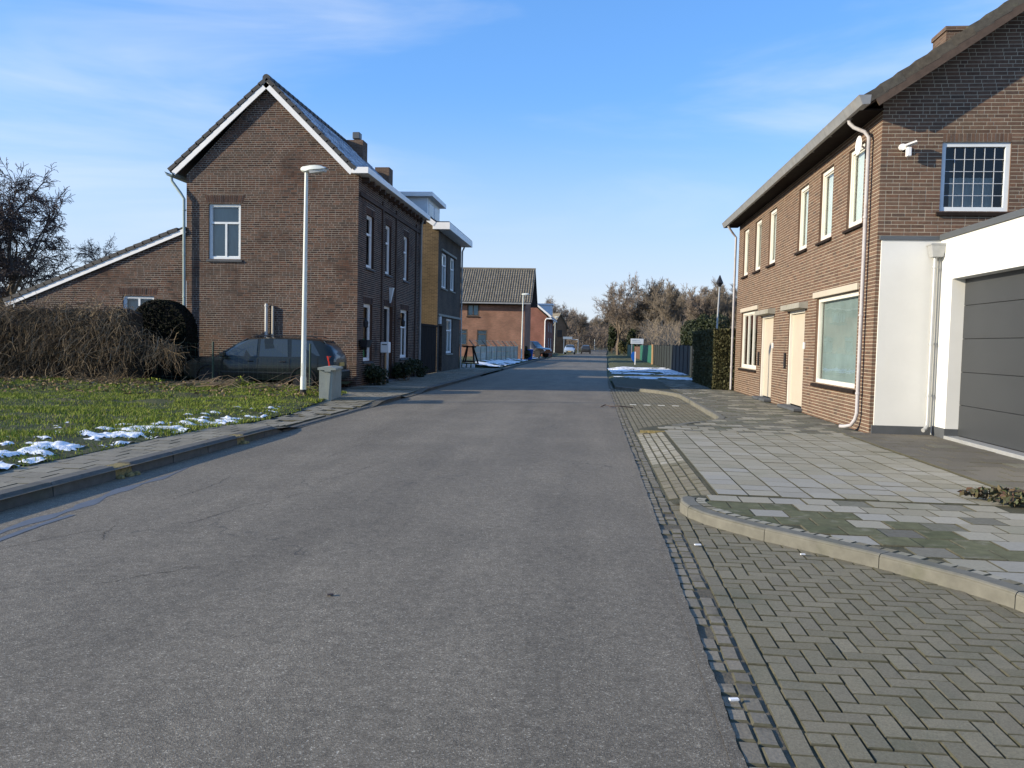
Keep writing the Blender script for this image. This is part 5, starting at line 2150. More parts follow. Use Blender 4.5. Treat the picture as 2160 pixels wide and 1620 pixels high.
m = MB()
e5, r5 = 4.6, 6.75
m.add([w5(-3, -1.6, 0), w5(0, -1.6, 0), w5(0, -1.6, e5), w5(-3, -1.6, e5)], [(0, 1, 2, 3)])
m.add([w5(0, -1.6, 0), w5(0, 1.6, 0), w5(0, 1.6, e5), w5(0, 0, r5), w5(0, -1.6, e5)], [(0, 1, 2, 3, 4)])
m.add([w5(-3, -1.6, 0), w5(-3, 1.6, 0), w5(-3, 1.6, e5), w5(-3, 0, r5), w5(-3, -1.6, e5)], [(4, 3, 2, 1, 0)])
m.add([w5(0, 1.6, 0), w5(-3, 1.6, 0), w5(-3, 1.6, e5), w5(0, 1.6, e5)], [(0, 1, 2, 3)])
m.build('wall', BR5, H5)
m = MB()
for s_ in (-1, 1):
    m.hexa([w5(-3.2, s_ * 1.85, e5 - .35), w5(.25, s_ * 1.85, e5 - .35), w5(.25, 0, r5), w5(-3.2, 0, r5), w5(-3.2, s_ * 1.85, e5 - .2), w5(.25, s_ * 1.85, e5 - .2), w5(.25, 0, r5 + .15), w5(-3.2, 0, r5 + .15)])
rf5 = m.build('roof', TILE_3, H5)
m = MB()
m.hexa([w5(-1.6, -1.75, 4.75), w5(-.1, -1.75, 4.75), w5(-.1, -.9, 5.5), w5(-1.6, -.9, 5.5), w5(-1.7, -1.8, 5.55), w5(0, -1.8, 5.55), w5(0, -.6, 5.9), w5(-1.7, -.6, 5.9)])
m.build('dormer', WHITE, H5)
for a in (-2.6, -.9):
    for zz in (.8, 2.9):
        m = MB()
        m.obox(w5(a, -1.63, zz + .6), U5 * .3, W5 * .03, Vector((0, 0, .6)))
        m.build('shutter', SHUT, H5)
        m = MB()
        m.obox(w5(a + .6, -1.615, zz + .6), U5 * .28, W5 * .02, Vector((0, 0, .55)))
        m.build('window', CGLASS, H5)
m = MB()
m.obox(w5(.02, 0, 3.4), U5 * .03, W5 * .5, Vector((0, 0, .6)))
m.build('window', CGLASS, H5)
PC = tag(empty('porch', (-3.6, 136, 0)), 'white porch canopy on posts in front of the ochre cottage', 'porch')
m = MB()
m.box(-4.9, -3.4, 134.0, 136.6, 2.45, 2.85)
m.build('canopy', SIGNT, PC)
m = MB()
m.box(-3.4, -2.4, 134.2, 136.6, 2.35, 2.45)
m.build('beam', SIGNW, PC)
for x in (-4.8, -2.45):
    m = MB()
    m.box(x, x + .1, 134.2, 134.3, 0, 2.45)
    m.build('post', SIGNT, PC)

# ------------------------------------------------------------------ street lamps
def lamp():
    t = empty('street_lamp', (0, 0, 0))
    m = MB()
    m.tube([(0, 0, -.1), (0, 0, .55), (0, 0, .62), (0, 0, 2.0), (0, 0, 5.78)], [.078, .078, .066, .062, .045], 14)
    m.build('pole', LAMPW, t, smooth=True)
    m = MB()
    m.lathe([(.080, .0), (.084, .02), (.082, .30), (.078, .32)], (0, 0, -.05), 'z', 14)
    m.build('base_sleeve', RUBBER, t, smooth=True)
    m = MB()
    m.box(-.03, .03, -.082, -.070, .62, .95, .004)
    m.build('access_door', LAMPW, t)
    h = MB()
    xs = [-.14, -.10, 0, .12, .25, .38, .50, .57]
    tp = [5.90, 5.93, 5.945, 5.96, 5.965, 5.955, 5.92, 5.885]
    bt = [5.82, 5.79, 5.77, 5.80, 5.81, 5.82, 5.84, 5.86]
    hw = [.05, .075, .085, .125, .135, .13, .10, .06]
    for x, a, b, w in zip(xs, tp, bt, hw):
        h.v += [(x, -w, b + .03), (x, -w * .6, b), (x, w * .6, b), (x, w, b + .03), (x, w * .75, a - .02), (x, 0, a), (x, -w * .75, a - .02)]
    for i in range(len(xs) - 1):
        for k in range(7):
            j = (k + 1) % 7
            h.f.append((i * 7 + k, i * 7 + j, i * 7 + 7 + j, i * 7 + 7 + k))
    h.f += [tuple(range(7))[::-1], tuple(range(7 * 7, 8 * 7))]
    hd = h.build('lamp_head', LAMPW, t, smooth=True)
    m = MB()
    m.hexa([(.12, -.09, 5.745), (.50, -.075, 5.80), (.50, .075, 5.80), (.12, .09, 5.745), (.10, -.11, 5.81), (.53, -.09, 5.85), (.53, .09, 5.85), (.10, .11, 5.81)])
    m.build('lens', LGLASS, hd)
    return t


L0 = lamp()
lamps = [(-7.0, 19.04, .06, 0.006, 'white street lamp on the grass beside the grey cabinet'),
         (-5.85, 66.6, .05, .008, 'white street lamp beside the brown-roofed house'),
         (-5.7, 121, .05, .008, 'white street lamp in front of the red gable house'),
         (-3.2, 262, .0, 0, 'smallest distant white street lamp under the bare trees')]
for i, (x, y, z, ln, lb) in enumerate(lamps):
    o = L0 if i == 0 else copy_tree(L0)
    o.location = (x, y, z)
    o.rotation_euler = (0, ln, 0)
    o.scale = (.92, .92, .95)
    tag(o, lb, 'street lamp', 'white street lamps along the left pavement')
t = tag(empty('marker_post', (.6, 255, 0)), 'pale slim post at the far end of the road', 'post')
m = MB()
m.tube([(.6, 255, -.1), (.6, 255, 3.4)], .09, 8)
m.build('shaft', LAMPW, t)

# ------------------------------------------------------------------ utility cabinet
CB = tag(empty('utility_cabinet', (-6.42, 19.35, .06)), 'weathered grey concrete utility cabinet beside the street lamp', 'cabinet')
CB.rotation_euler = (0, 0, R(9))
CB.scale = (1, 1, .94)
m = MB()
bw, bl = .185, .52
m.hexa([(-bw, -bl, -.02), (bw * .55, -bl, -.02), (bw, bl, -.02), (-bw, bl, -.02), (-bw, -bl, .80), (bw * .78, -bl, .80), (bw, bl, .80), (-bw, bl, .80)])
m.build('body', CABIN, CB, world=False)
m = MB()
m.prism([(-.215, .80), (.22, .80), (.22, .85), (.04, .885), (-.215, .86)], 'y', -bl - .05, bl + .06)
m.build('lid', CABIN, CB, world=False)
m = MB()
m.prism([(-.03, .78), (.09, .78), (.04, 0)], 'y', -bl - .015, -bl - .003)
m.build('rib', CABIN, CB, world=False)
m = MB()
m.box(-.05, .10, -bl - .06, -bl + .02, .76, .80)
m.build('hinge', CABIN, CB, world=False)

# ------------------------------------------------------------------ cars
def car(name, paint, st, wheels, glass_side, rear=None, front=None, wr=.31, roof_rail=False, details=True):
    """st: stations (x, z_low, z_shoulder, z_top, w_low, w_sh, w_top); x forward"""
    t = empty(name, (0, 0, 0))
    b = MB()
    ring = 12
    for x, zl, zs, zt, wl_, ws, wt in st:
        zm = zl + (zs - zl) * .45
        half = [(0, zl), (wl_ * .85, zl), (wl_, zl + .07), (max(wl_, ws) + .012, zm), (ws, zs), (wt, zt - .04 if zt - zs > .1 else zs + (zt - zs) * .7), (wt * .7, zt)]
        full = half + [(-a, c) for a, c in half[::-1]][0:-1]
        b.v += [(x, a, c) for a, c in full]
    n = 13
    for i in range(len(st) - 1):
        for k in range(n):
            j = (k + 1) % n
            b.f.append((i * n + k, i * n + j, i * n + n + j, i * n + n + k))
    b.f.append(tuple(range(n))[::-1])
    b.f.append(tuple(range((len(st) - 1) * n, len(st) * n)))
    body = b.build('body', paint, t, smooth=True, world=False)

    def at(x):
        xs = [q[0] for q in st]
        k = [float(np.interp(x, xs, [q[c] for q in st])) for c in range(1, 7)]
        return k

    def sidey(x, z):
        zl, zs, zt, wl_, ws, wt = at(x)
        if z <= zs:
            return ws + .008
        return ws + (wt - ws) * min(1, (z - zs) / max(.05, zt - .04 - zs)) + .006
    for sg in (-1, 1):
        for poly in glass_side:
            m = MB()
            cx = sum(p[0] for p in poly) / len(poly)
            cz = sum(p[1] for p in poly) / len(poly)
            pts = [(x, sg * sidey(x, z), z) for x, z in poly]
            pts2 = [(x, sg * (sidey(x, z) - .02), z) for x, z in poly]
            k = len(poly)
            m.add(pts + pts2, [tuple(range(k))] + [(i, (i + 1) % k, k + (i + 1) % k, k + i) for i in range(k)])
            m.build('side_window', CGLASS, t, world=False)
    for wx in wheels:
        for sg in (-1, 1):
            m = MB()
            y0 = at(wx)[3]
            m.lathe([(wr * .62, -.10), (wr * .93, -.10), (wr, -.06), (wr, .06), (wr * .93, .10), (wr * .62, .10)], (wx, sg * (y0 - .07), wr), 'y', 20)
            w_ = m.build('wheel', RUBBER, t, smooth=True, world=False)
            m = MB()
            m.lathe([(.03, .085), (wr * .2, .095), (wr * .6, .075), (wr * .62, .10), (wr * .62, -.08), (.03, -.08)] if sg > 0 else [(.03, -.085), (wr * .2, -.095), (wr * .6, -.075), (wr * .62, -.10), (wr * .62, .08), (.03, .08)], (wx, sg * (y0 - .07 + .004), wr), 'y', 10)
            m.build('rim', RIM, w_, world=False)
            if details:
                a = MB()
                pts = []
                for k in range(13):
                    an = math.pi * k / 12
                    pts.append((wx + (wr + .055) * math.cos(an), sg * (sidey(wx, .4) + .004), wr + (wr + .055) * math.sin(an)))
                a.tube(pts, .022, 5)
                a.build('wheel_arch', RUBBER, t, world=False)
    return t, body, at, sidey


def quad_part(t, name, pts, mat, th=.012):
    p = [Vector(q) for q in pts]
    nrm = (p[1] - p[0]).cross(p[-1] - p[0]).normalized()
    m = MB()
    k = len(p)
    m.add([q + nrm * th for q in p] + [q - nrm * .01 for q in p], [tuple(range(k))] + [(i, k + i, k + (i + 1) % k, (i + 1) % k) for i in range(k)])
    return m.build(name, mat, t, world=False)


# estate car: front at +x
st = [(-2.20, .45, .80, .86, .60, .66, .62), (-2.17, .30, .88, 1.02, .76, .80, .66), (-2.02, .26, .90, 1.28, .80, .84, .60), (-1.72, .24, .91, 1.46, .82, .855, .60), (-1.0, .22, .91, 1.50, .84, .865, .62), (-.2, .22, .91, 1.50, .85, .87, .62),
      (.35, .22, .91, 1.46, .85, .87, .60), (.80, .22, .91, 1.27, .85, .87, .58), (1.12, .22, .91, 1.05, .85, .865, .60), (1.30, .22, .90, .96, .85, .86, .62), (1.80, .23, .84, .90, .83, .83, .60), (2.10, .26, .72, .80, .76, .76, .55), (2.22, .36, .58, .66, .62, .62, .45)]
gs = [[(.02, .95), (1.02, .95), (.62, 1.30), (.30, 1.42), (.06, 1.44)], [(-.88, .95), (-.06, .95), (-.03, 1.44), (-.80, 1.45)], [(-1.78, 1.0), (-.98, .95), (-.92, 1.44), (-1.50, 1.42)]]
WG, body, at, sidey = car('estate_car', P_GREEN, st, (-1.32, 1.38), gs)
quad_part(WG, 'rear_window', [(-2.16, -.58, 1.02), (-1.82, -.54, 1.42), (-1.82, .54, 1.42), (-2.16, .58, 1.02)][::-1], CGLASS, .014)
quad_part(WG, 'windscreen', [(1.08, -.62, 1.04), (1.08, .62, 1.04), (.42, .52, 1.44), (.42, -.52, 1.44)], CGLASS, .014)
for sg in (-1, 1):
    m = MB()
    m.hexa([(-2.19, sg * .60, .62), (-2.10, sg * .845, .62), (-2.05, sg * .845, .62), (-2.10, sg * .60, .62), (-2.17, sg * .64, 1.0), (-2.02, sg * .845, 1.0), (-1.98, sg * .84, 1.0), (-2.08, sg * .64, 1.0)])
    m.build('tail_light', REDL, WG, world=False)
    m = MB()
    m.hexa([(2.06, sg * .45, .60), (2.2, sg * .40, .60), (1.92, sg * .78, .62), (1.85, sg * .74, .62), (1.98, sg * .45, .76), (2.08, sg * .40, .74), (1.86, sg * .78, .78), (1.80, sg * .74, .78)])
    m.build('headlight', HEADL, WG, world=False)
    m = MB()
    m.box(.88, 1.02, sg * .87 - .02 if sg > 0 else -1.06, 1.06 if sg > 0 else -.85, .92, 1.04, .02)
    m.build('wing_mirror', P_GREEN, WG, world=False)
    m = MB()
    m.tube([(-1.65, sg * .60, 1.50), (-1.5, sg * .60, 1.545), (.1, sg * .60, 1.545), (.25, sg * .59, 1.50)], .015, 6)
    m.build('roof_rail', BLACK, WG, world=False)
    for xx in (.10, -.82):
        m = MB()
        m.box(xx, xx + .17, min(sg * .86, sg * .90), max(sg * .86, sg * .90), .80, .83, .006)
        m.build('door_handle', BLACK, WG, world=False)
    m = MB()
    for xx in (-.02, -.93, 1.0):
        m.bar((xx, sg * .872, .30), (xx, sg * .878, .90), .010)
    m.build('door_seam', BLACK, WG, world=False)
    m = MB()
    m.bar((-1.0, sg * .875, .50), (1.0, sg * .875, .50), .02, .05)
    m.build('side_strip', BLACK, WG, world=False)
m = MB()
m.box(-2.28, -2.14, -.78, .78, .36, .58, .03)
m.build('rear_bumper', P_GREEN, WG, world=False)
m = MB()
m.box(-2.225, -2.20, -.26, .26, .70, .81)
m.build('number_plate', YPLATE, WG, world=False)
WG.location = (-9.50, 22.85, .075)
WG.rotation_euler = (0, 0, math.pi + R(4))
tag(WG, 'dark teal estate car parked against the left brick house', 'car')

# off-road car
st = [(-2.05, .5, .95, 1.0, .70, .74, .70), (-2.02, .40, 1.0, 1.30, .80, .84, .70), (-1.85, .38, 1.02, 1.68, .84, .86, .66), (-.6, .38, 1.02, 1.74, .86, .88, .68), (.4, .38, 1.02, 1.70, .86, .88, .66), (.95, .38, 1.02, 1.20, .86, .88, .68), (1.15, .38, 1.0, 1.06, .86, .87, .68), (1.8, .40, .95, 1.02, .84, .85, .66), (2.05, .50, .80, .88, .76, .78, .6)]
gs = [[(-.05, 1.06), (.78, 1.06), (.42, 1.60), (-.02, 1.62)], [(-1.0, 1.06), (-.12, 1.06), (-.10, 1.62), (-.98, 1.62)], [(-1.75, 1.08), (-1.08, 1.06), (-1.06, 1.62), (-1.66, 1.6)]]
SV, body, at, sidey = car('off_road_car', P_BLACK, st, (-1.25, 1.30), gs, wr=.37)
quad_part(SV, 'windscreen', [(.94, -.64, 1.18), (.94, .64, 1.18), (.45, .58, 1.66), (.45, -.58, 1.66)], CGLASS, .014)
for sg in (-1, 1):
    m = MB()
    m.box(1.98, 2.06, min(sg * .5, sg * .74), max(sg * .5, sg * .74), .70, .86, .01)
    m.build('headlight', HEADL, SV, world=False)
SV.location = (-6.4, 84.5, .12)
SV.rotation_euler = (0, 0, R(-28))
tag(SV, 'black off-road car parked on the grass by the red gable', 'car')

# pale hatchback facing the camera
st = [(-1.9, .45, .85, .90, .62, .66, .6), (-1.85, .30, .90, 1.15, .76, .80, .62), (-1.55, .26, .92, 1.42, .80, .83, .58), (-.4, .24, .92, 1.50, .82, .84, .58), (.3, .24, .92, 1.45, .82, .84, .57), (.85, .24, .92, 1.12, .82, .84, .58), (1.1, .24, .90, .98, .82, .83, .6), (1.7, .26, .80, .88, .80, .80, .58), (1.95, .34, .64, .72, .70, .70, .5)]
gs = [[(-.02, .97), (.74, .97), (.42, 1.36), (.05, 1.40)], [(-.95, .97), (-.10, .97), (-.05, 1.40), (-.90, 1.40)], [(-1.5, 1.0), (-1.04, .97), (-1.0, 1.38), (-1.35, 1.34)]]
HB, body, at, sidey = car('hatchback_car', P_SILVER, st, (-1.15, 1.2), gs, wr=.30)
quad_part(HB, 'windscreen', [(.90, -.62, 1.08), (.90, .62, 1.08), (.36, .52, 1.44), (.36, -.52, 1.44)], CGLASS, .014)
for sg in (-1, 1):
    m = MB()
    m.hexa([(1.80, sg * .42, .60), (1.96, sg * .40, .60), (1.74, sg * .76, .62), (1.66, sg * .72, .62), (1.74, sg * .42, .76), (1.88, sg * .40, .74), (1.70, sg * .76, .78), (1.62, sg * .72, .78)])
    m.build('headlight', HEADL, HB, world=False)
m = MB()
m.box(1.92, 1.985, -.5, .5, .36, .52, .02)
m.build('grille', BLACK, HB, world=False)
m = MB()
m.box(1.98, 2.0, -.26, .26, .40, .50)
m.build('number_plate', YPLATE, HB, world=False)
HB.location = (-3.55, 127.5, .03)
HB.rotation_euler = (0, 0, R(-90))
tag(HB, 'pale blue hatchback facing the camera far down the road', 'car')
HB2 = copy_tree(HB)
for ch in HB2.children:
    if ch.name.startswith('body'):
        ch.data = ch.data.copy()
        ch.data.materials[0] = P_DARK
HB2.location = (-1.15, 141, .03)
HB2.rotation_euler = (0, 0, R(90))
tag(HB2, 'dark grey car on the road beyond the pale blue hatchback', 'car')

# ------------------------------------------------------------------ wire fence, shelter, hedge of dead vines
FN = tag(empty('wire_fence', (-11, 21.6, .1)), 'low green wire mesh fence in front of the parked estate car', 'fence')
for x in (-13.35, -10.55, -7.75):
    m = MB()
    m.tube([(x, 21.6, .0), (x, 21.6, 1.42)], .028, 8)
    m.build('post', GPAINT, FN)
m = MB()
zw = np.linspace(.22, 1.36, 7)
for z in zw:
    m.bar((-13.35, 21.6, z), (-7.75, 21.6, z), .003)
x = -13.3
while x < -7.75:
    m.bar((x, 21.6, .2), (x, 21.6, 1.36), .0025)
    x += .14
o = m.build('mesh_wire', GPAINT, FN)
o['kind'] = 'stuff'

SHL = tag(empty('clipped_evergreen', (-12.6, 23.2, .1)), 'near-black clipped evergreen with rounded top between vine hedge and car', 'bush')
m = MB()
cx, hw_, zt_ = -12.88, .92, 2.62
pts = []
for k in range(17):
    a = math.pi * k / 16
    pts.append((cx + hw_ * math.cos(a), 1.62 + (zt_ - 1.62) * math.sin(a)))
pts = [(cx + hw_, .06)] + pts + [(cx - hw_, .06)]
m.prism(pts[::-1], 'y', 22.85, 23.5)
m.build('core', TARP, SHL)
rg = np.random.default_rng(44)
n = 9000
pp = np.array(pts)
seg = np.linalg.norm(np.diff(pp, axis=0), axis=1)
cum = np.concatenate([[0], np.cumsum(seg)])
t_ = rg.random(n) * cum[-1]
ex, ez = np.interp(t_, cum, pp[:, 0]), np.interp(t_, cum, pp[:, 1])
fr = rg.random(n) < .62
r_ = np.sqrt(rg.random(n))
x = np.where(fr, cx + (ex - cx) * r_, ex)
z = np.where(fr, .9 + (ez - .9) * r_, ez)
y = np.where(fr, 22.82, 22.85 + .65 * rg.random(n)) + rg.normal(0, .02, n)
V, F = quads_at(np.stack([x, y, np.maximum(z, .1)], 1), .032, rg)
o = obj_from('foliage', np_mesh('foliage', V, F), pm('evergreen_leaf_black', [(.003, .005, .003), (.006, .009, .004), (.010, .013, .006)], rough=.8, spec=.15), SHL)
o['kind'] = 'stuff'

VH = tag(empty('vine_hedge', (-16, 21.6, .1)), 'tall tangled brown hedge of dead vines left of the car', 'hedge')
rg = np.random.default_rng(5)
m = MB()
xs = np.linspace(-26, -12.95, 40)
for i, x in enumerate(xs):
    h = 2.2 + .05 * math.sin(i * 1.7) + .06 * random.random()
    if x > -13.0:
        h = 2.2 - (x + 13.0) * .75
    f = 21.35 + .08 * math.sin(i * 2.1) + .1 * random.random()
    m.v += [(x, f, 0), (x, f + .05, h * .6), (x, f + .2, h), (x, f + .75, h), (x, f + .85, 0)]
for i in range(len(xs) - 1):
    for k in range(4):
        m.f.append((i * 5 + k, i * 5 + 5 + k, i * 5 + 6 + k, i * 5 + k + 1)[::-1])
m.f.append((195, 196, 197, 198, 199))
m.build('core', VINEC, VH)
n, kk = 5600, 7
x = rg.uniform(-21.5, -12.9, n)
ext = rg.random(n) < .06
x = np.where(ext, rg.uniform(-13.0, -11.4, n), x)
y = 21.40 - .30 * rg.random(n) ** 1.5 + np.where(rg.random(n) < .2, .7 * rg.random(n), 0)
z = np.where(ext, 1.1 + (.9 - (x + 12.9) * .45) * rg.random(n), 2.42 * rg.random(n) ** .55)
paths = np.zeros((n, kk, 3))
paths[:, 0] = np.stack([x, y, z], 1)
d = np.stack([rg.normal(0, .5, n), -.28 * rg.random(n), rg.normal(-.55, .5, n)], 1)
for i in range(1, kk):
    d += rg.normal(0, .24, (n, 3)) + np.array([0, -.004, -.10])
    d /= np.linalg.norm(d, axis=1)[:, None]
    st_ = (.06 + .12 * rg.random(n))[:, None]
    paths[:, i] = paths[:, i - 1] + d * st_
    paths[:, i, 2] = np.maximum(paths[:, i, 2], .10)
    paths[:, i, 1] = np.clip(paths[:, i, 1], 20.75, 22.3)
V, F = strands(paths, .004 + .008 * rg.random(n) ** 2)
o = obj_from('vines', np_mesh('vines', V, F), VINE, VH)
o['kind'] = 'stuff'
n, kk = 520, 9
paths = np.zeros((n, kk, 3))
x = rg.uniform(-20.5, -12.8, n)
paths[:, 0] = np.stack([x, 21.3 - .1 * rg.random(n), np.minimum(1.2 + 1.1 * rg.random(n), 2.2 - .7 * np.clip(x + 13, 0, 2))], 1)
d = np.stack([rg.normal(0, .5, n), -.55 - .4 * rg.random(n), .5 * rg.random(n)], 1)
for i in range(1, kk):
    d += rg.normal(0, .13, (n, 3)) + np.array([0, .02, -.22])
    d /= np.linalg.norm(d, axis=1)[:, None]
    paths[:, i] = paths[:, i - 1] + d * (.07 + .09 * rg.random(n))[:, None]
    paths[:, i, 2] = np.maximum(paths[:, i, 2], .10)
V, F = strands(paths, .004 + .006 * rg.random(n) ** 2)
o = obj_from('vines', np_mesh('vines', V, F), VINE, VH)
o['kind'] = 'stuff'
n = 7000
x = rg.uniform(-21.5, -12.9, n)
zz = .12 + 2.1 * rg.random(n)
P_ = np.stack([x, 21.25 - .12 * rg.random(n) + .25 * rg.random(n), zz], 1)
V, F = quads_at(P_, .022, rg)
o = obj_from('dead_leaves', np_mesh('dead_leaves', V, F), VINE, VH)
o['kind'] = 'stuff'
GB = tag(empty('dead_grass_clump', (-12.9, 20.6, .1)), 'pale dry grass clump at the right foot of the vine hedge', 'dry grass')
n = 700
x0 = rg.normal(-12.9, .45, n)
y0 = rg.normal(20.7, .22, n)
paths = np.zeros((n, 5, 3))
paths[:, 0] = np.stack([x0, y0, .12 + 0 * x0], 1)
d = np.stack([rg.normal(-.25, .5, n), rg.normal(-.2, .4, n), 1 + 0 * x0], 1)
for i in range(1, 5):
    d[:, 2] -= .45
    d /= np.linalg.norm(d, axis=1)[:, None]
    paths[:, i] = paths[:, i - 1] + d * (.08 + .10 * rg.random(n))[:, None]
    paths[:, i, 2] = np.maximum(paths[:, i, 2], .13)
V, F = strands(paths, .003 + .002 * rg.random(n))
o = obj_from('stalks', np_mesh('stalks', V, F), LITTER, GB)
o['kind'] = 'stuff'

# cut branches lying in front of the fence
for nm, lb, cx, cy, num, sd in (('branch_pile', 'pile of pale cut branches in front of the wire fence', -10.1, 20.7, 42, 1), ('branch_pile', 'few cut branches lying in the grass near the lamp post', -8.0, 19.9, 16, 2)):
    rg = np.random.default_rng(sd)
    paths = np.zeros((num, 5, 3))
    p = np.stack([rg.normal(cx, .5, num), rg.normal(cy, .25, num), .2 + .12 * rg.random(num)], 1)
    a = rg.normal(.15, .45, num)
    L_ = rg.uniform(.4, 1.5, num)
    for i in range(5):
        t_ = i / 4 - .35
        paths[:, i] = p + np.stack([np.cos(a) * L_ * t_, np.sin(a) * L_ * t_ * .5, .28 * (i / 4) * rg.random(num) * L_ + .02 * rg.normal(size=num)], 1)
        paths[:, i, 2] = np.maximum(paths[:, i, 2], .18)
    V, F = strands(paths, .006 + .009 * rg.random(num))
    o = obj_from(nm, np_mesh(nm, V, F), TWIG if sd == 3 else pm('cut_branch_%d' % sd, [(.24, .18, .12), (.34, .27, .19), (.17, .12, .085)]), None)
    tag(o, lb, 'branches')

# weeds at the fence and shrubs along the shaded facade
def bush(name, label, cat, cen, size, n, leaf, mat, seed, stems=True, group=None):
    t = tag(empty(name, (cen[0], cen[1], .08)), label, cat, group)
    rr = random.Random(seed)
    C_ = [(cen[0] + rr.uniform(-.5, .5) * size[0], cen[1] + rr.uniform(-.5, .5) * size[1], cen[2] + rr.uniform(-.45, .45) * size[2]) for _ in range(9)]
    Sz = [(size[0] * rr.uniform(.3, .55), size[1] * rr.uniform(.3, .55), size[2] * rr.uniform(.3, .55)) for _ in range(9)]
    V, F = leaf_cloud(C_, Sz, n, leaf, seed, .5)
    V[:, 2] = np.maximum(V[:, 2], .08)
    o = obj_from('foliage', np_mesh('foliage', V, F), mat, t)
    o['kind'] = 'stuff'
    if stems:
        m = MB()
        for c in C_:
            m.tube([(cen[0] + (c[0] - cen[0]) * .2, cen[1] + (c[1] - cen[1]) * .2, .0), ((cen[0] + c[0]) / 2, (cen[1] + c[1]) / 2, c[2] * .6), c], [.018, .012, .006], 5)
        m.build('stems', BARK, t)
    return t


bush('shrub', 'dark leafy shrub at the near corner of the left house', 'shrub', (-6.9, 25.6, .42), (.5, .7, .42), 1500, .045, LEAFD, 3)
bush('shrub', 'dark leafy shrub right of the mailbox post', 'shrub', (-6.85, 29.4, .55), (.55, 1.1, .55), 2200, .045, LEAFD, 4)
bush('shrub', 'small dark shrub near the downpipe of the left house', 'shrub', (-6.95, 32.3, .3), (.35, .5, .3), 700, .04, LEAFD, 5)
bush('ground_cover', 'red and green ground cover plants at the right edge', 'plants', (4.6, 8.3, .14), (1.1, .32, .10), 3200, .035, LEAFR, 6, stems=False)
bush('weeds', 'green leafy weeds growing below the wire fence', 'weeds', (-12.2, 21.0, .22), (1.2, .28, .18), 1100, .035, GRASS, 7, stems=False)
bush('weeds', 'nettle tuft beside the pile of cut branches', 'weeds', (-9.3, 20.9, .28), (.35, .2, .25), 420, .035, GRASS, 8, stems=False)

# ------------------------------------------------------------------ clipped hedge beyond the right house
HG = tag(empty('clipped_hedge', (4.6, 29, .1)), 'tall clipped conifer hedge at the far end of the right brick house', 'hedge')
m = MB()
m.box(4.30, 5.3, 28.72, 34.6, .0, 2.12)
m.build('core', LEAFC, HG)
rg = np.random.default_rng(9)
n = 20000
face = rg.random(n)
x = np.where(face < .35, rg.uniform(4.2, 5.4, n), np.where(face < .85, 4.22 + .10 * rg.random(n), rg.uniform(4.2, 5.4, n)))
y = np.where(face < .35, 28.60 + .12 * rg.random(n), 28.65 + 6.1 * rg.random(n) ** 1.3)
z = np.where(face < .85, .10 + 2.1 * rg.random(n), 2.12 + .10 * rg.random(n))
wob = .10 * (fbm(y * 1.2 + x, z * 1.5, 4) - .5)
V, F = quads_at(np.stack([x + wob, y + wob * (face < .35), z], 1), .045, rg)
o = obj_from('foliage', np_mesh('foliage', V, F), LEAFH, HG)
o['kind'] = 'stuff'

# ------------------------------------------------------------------ screen fence along the right
FS = tag(empty('screen_fence', (5, 50, .1)), 'dark slate screen fence between the clipped hedge and timber post', 'fence')
y = 35.0
k = 0
while y < 66.5:
    m = MB()
    m.box(4.98, 5.03, y + .03, y + 1.95, .12, 1.62 + .02 * (k % 3))
    m.build('panel', DSCREEN, FS)
    m = MB()
    m.box(4.95, 5.06, y - .04, y + .025, .05, 1.68)
    m.build('post', BLACK, FS)
    y += 2.0
    k += 1
FG = tag(empty('screen_fence', (5, 75, .1)), 'bright green screen fence just beyond the timber post', 'fence')
y = 67.3
while y < 84:
    m = MB()
    m.box(4.98, 5.03, y + .03, y + 2.0, .12, 1.64)
    m.build('panel', GSCREEN, FG)
    y += 2.05
FG2 = tag(empty('screen_fence', (5.1, 104, .1)), 'far green screen fence left of the sign board', 'fence')
y = 98.0
while y < 114:
    m = MB()
    m.box(4.9, 4.95, y + .03, y + 2.3, .12, 1.7)
    m.build('panel', GSCREEN, FG2)
    y += 2.4
t = tag(empty('gate_post', (4.95, 67, .1)), 'sunlit timber post at the corner of the green screen fence', 'post')
m = MB()
m.tube([(4.95, 67, 0), (4.95, 67.0, .9), (4.93, 67, 1.72)], [.13, .12, .11], 8)
m.build('shaft', POSTW, t)
m = MB()
m.box(5.05, 5.22, 66.82, 66.86, 1.25, 1.55)
m.build('plate', WHITE, t)
t = tag(empty('timber_gate', (5, 90, .1)), 'rusty brown gate below the pale sign board', 'gate')
for k in range(10):
    m = MB()
    m.box(5.0, 5.05, 84.6 + k * 1.3, 85.8 + k * 1.3, .15, 1.5)
    m.build('board', GATEW, t)
t = tag(empty('sign_board', (5.2, 96, .1)), 'pale blue sign board raised above the green fence', 'sign')
m = MB()
m.box(4.45, 5.95, 95.95, 96.0, 1.80, 2.42, .01)
b_ = m.build('panel', SIGNW, t)
m = MB()
m.box(4.62, 5.1, 95.935, 95.948, 2.18, 2.26)
m.box(5.15, 5.5, 95.935, 95.948, 2.20, 2.24)
m.box(4.62, 5.6, 95.935, 95.948, 2.0, 2.05)
m.build('lettering', SIGNT, b_)
for x in (4.6, 5.8):
    m = MB()
    m.box(x - .04, x + .04, 96.0, 96.06, 0, 2.3)
    m.build('leg', GALV, t)
t = tag(empty('marker_sign', (3.35, 65, .1)), 'blue sign fixed to a white post on the right lawn', 'sign')
m = MB()
m.box(3.36, 3.44, 64.96, 65.04, 0, 1.10)
m.build('post', WHITE, t)
m = MB()
m.prism([(3.34, .25), (3.34, 1.12), (3.14, 1.05), (3.06, .8), (3.12, .5)], 'y', 64.97, 65.03)
m.build('panel', BLUE, t)
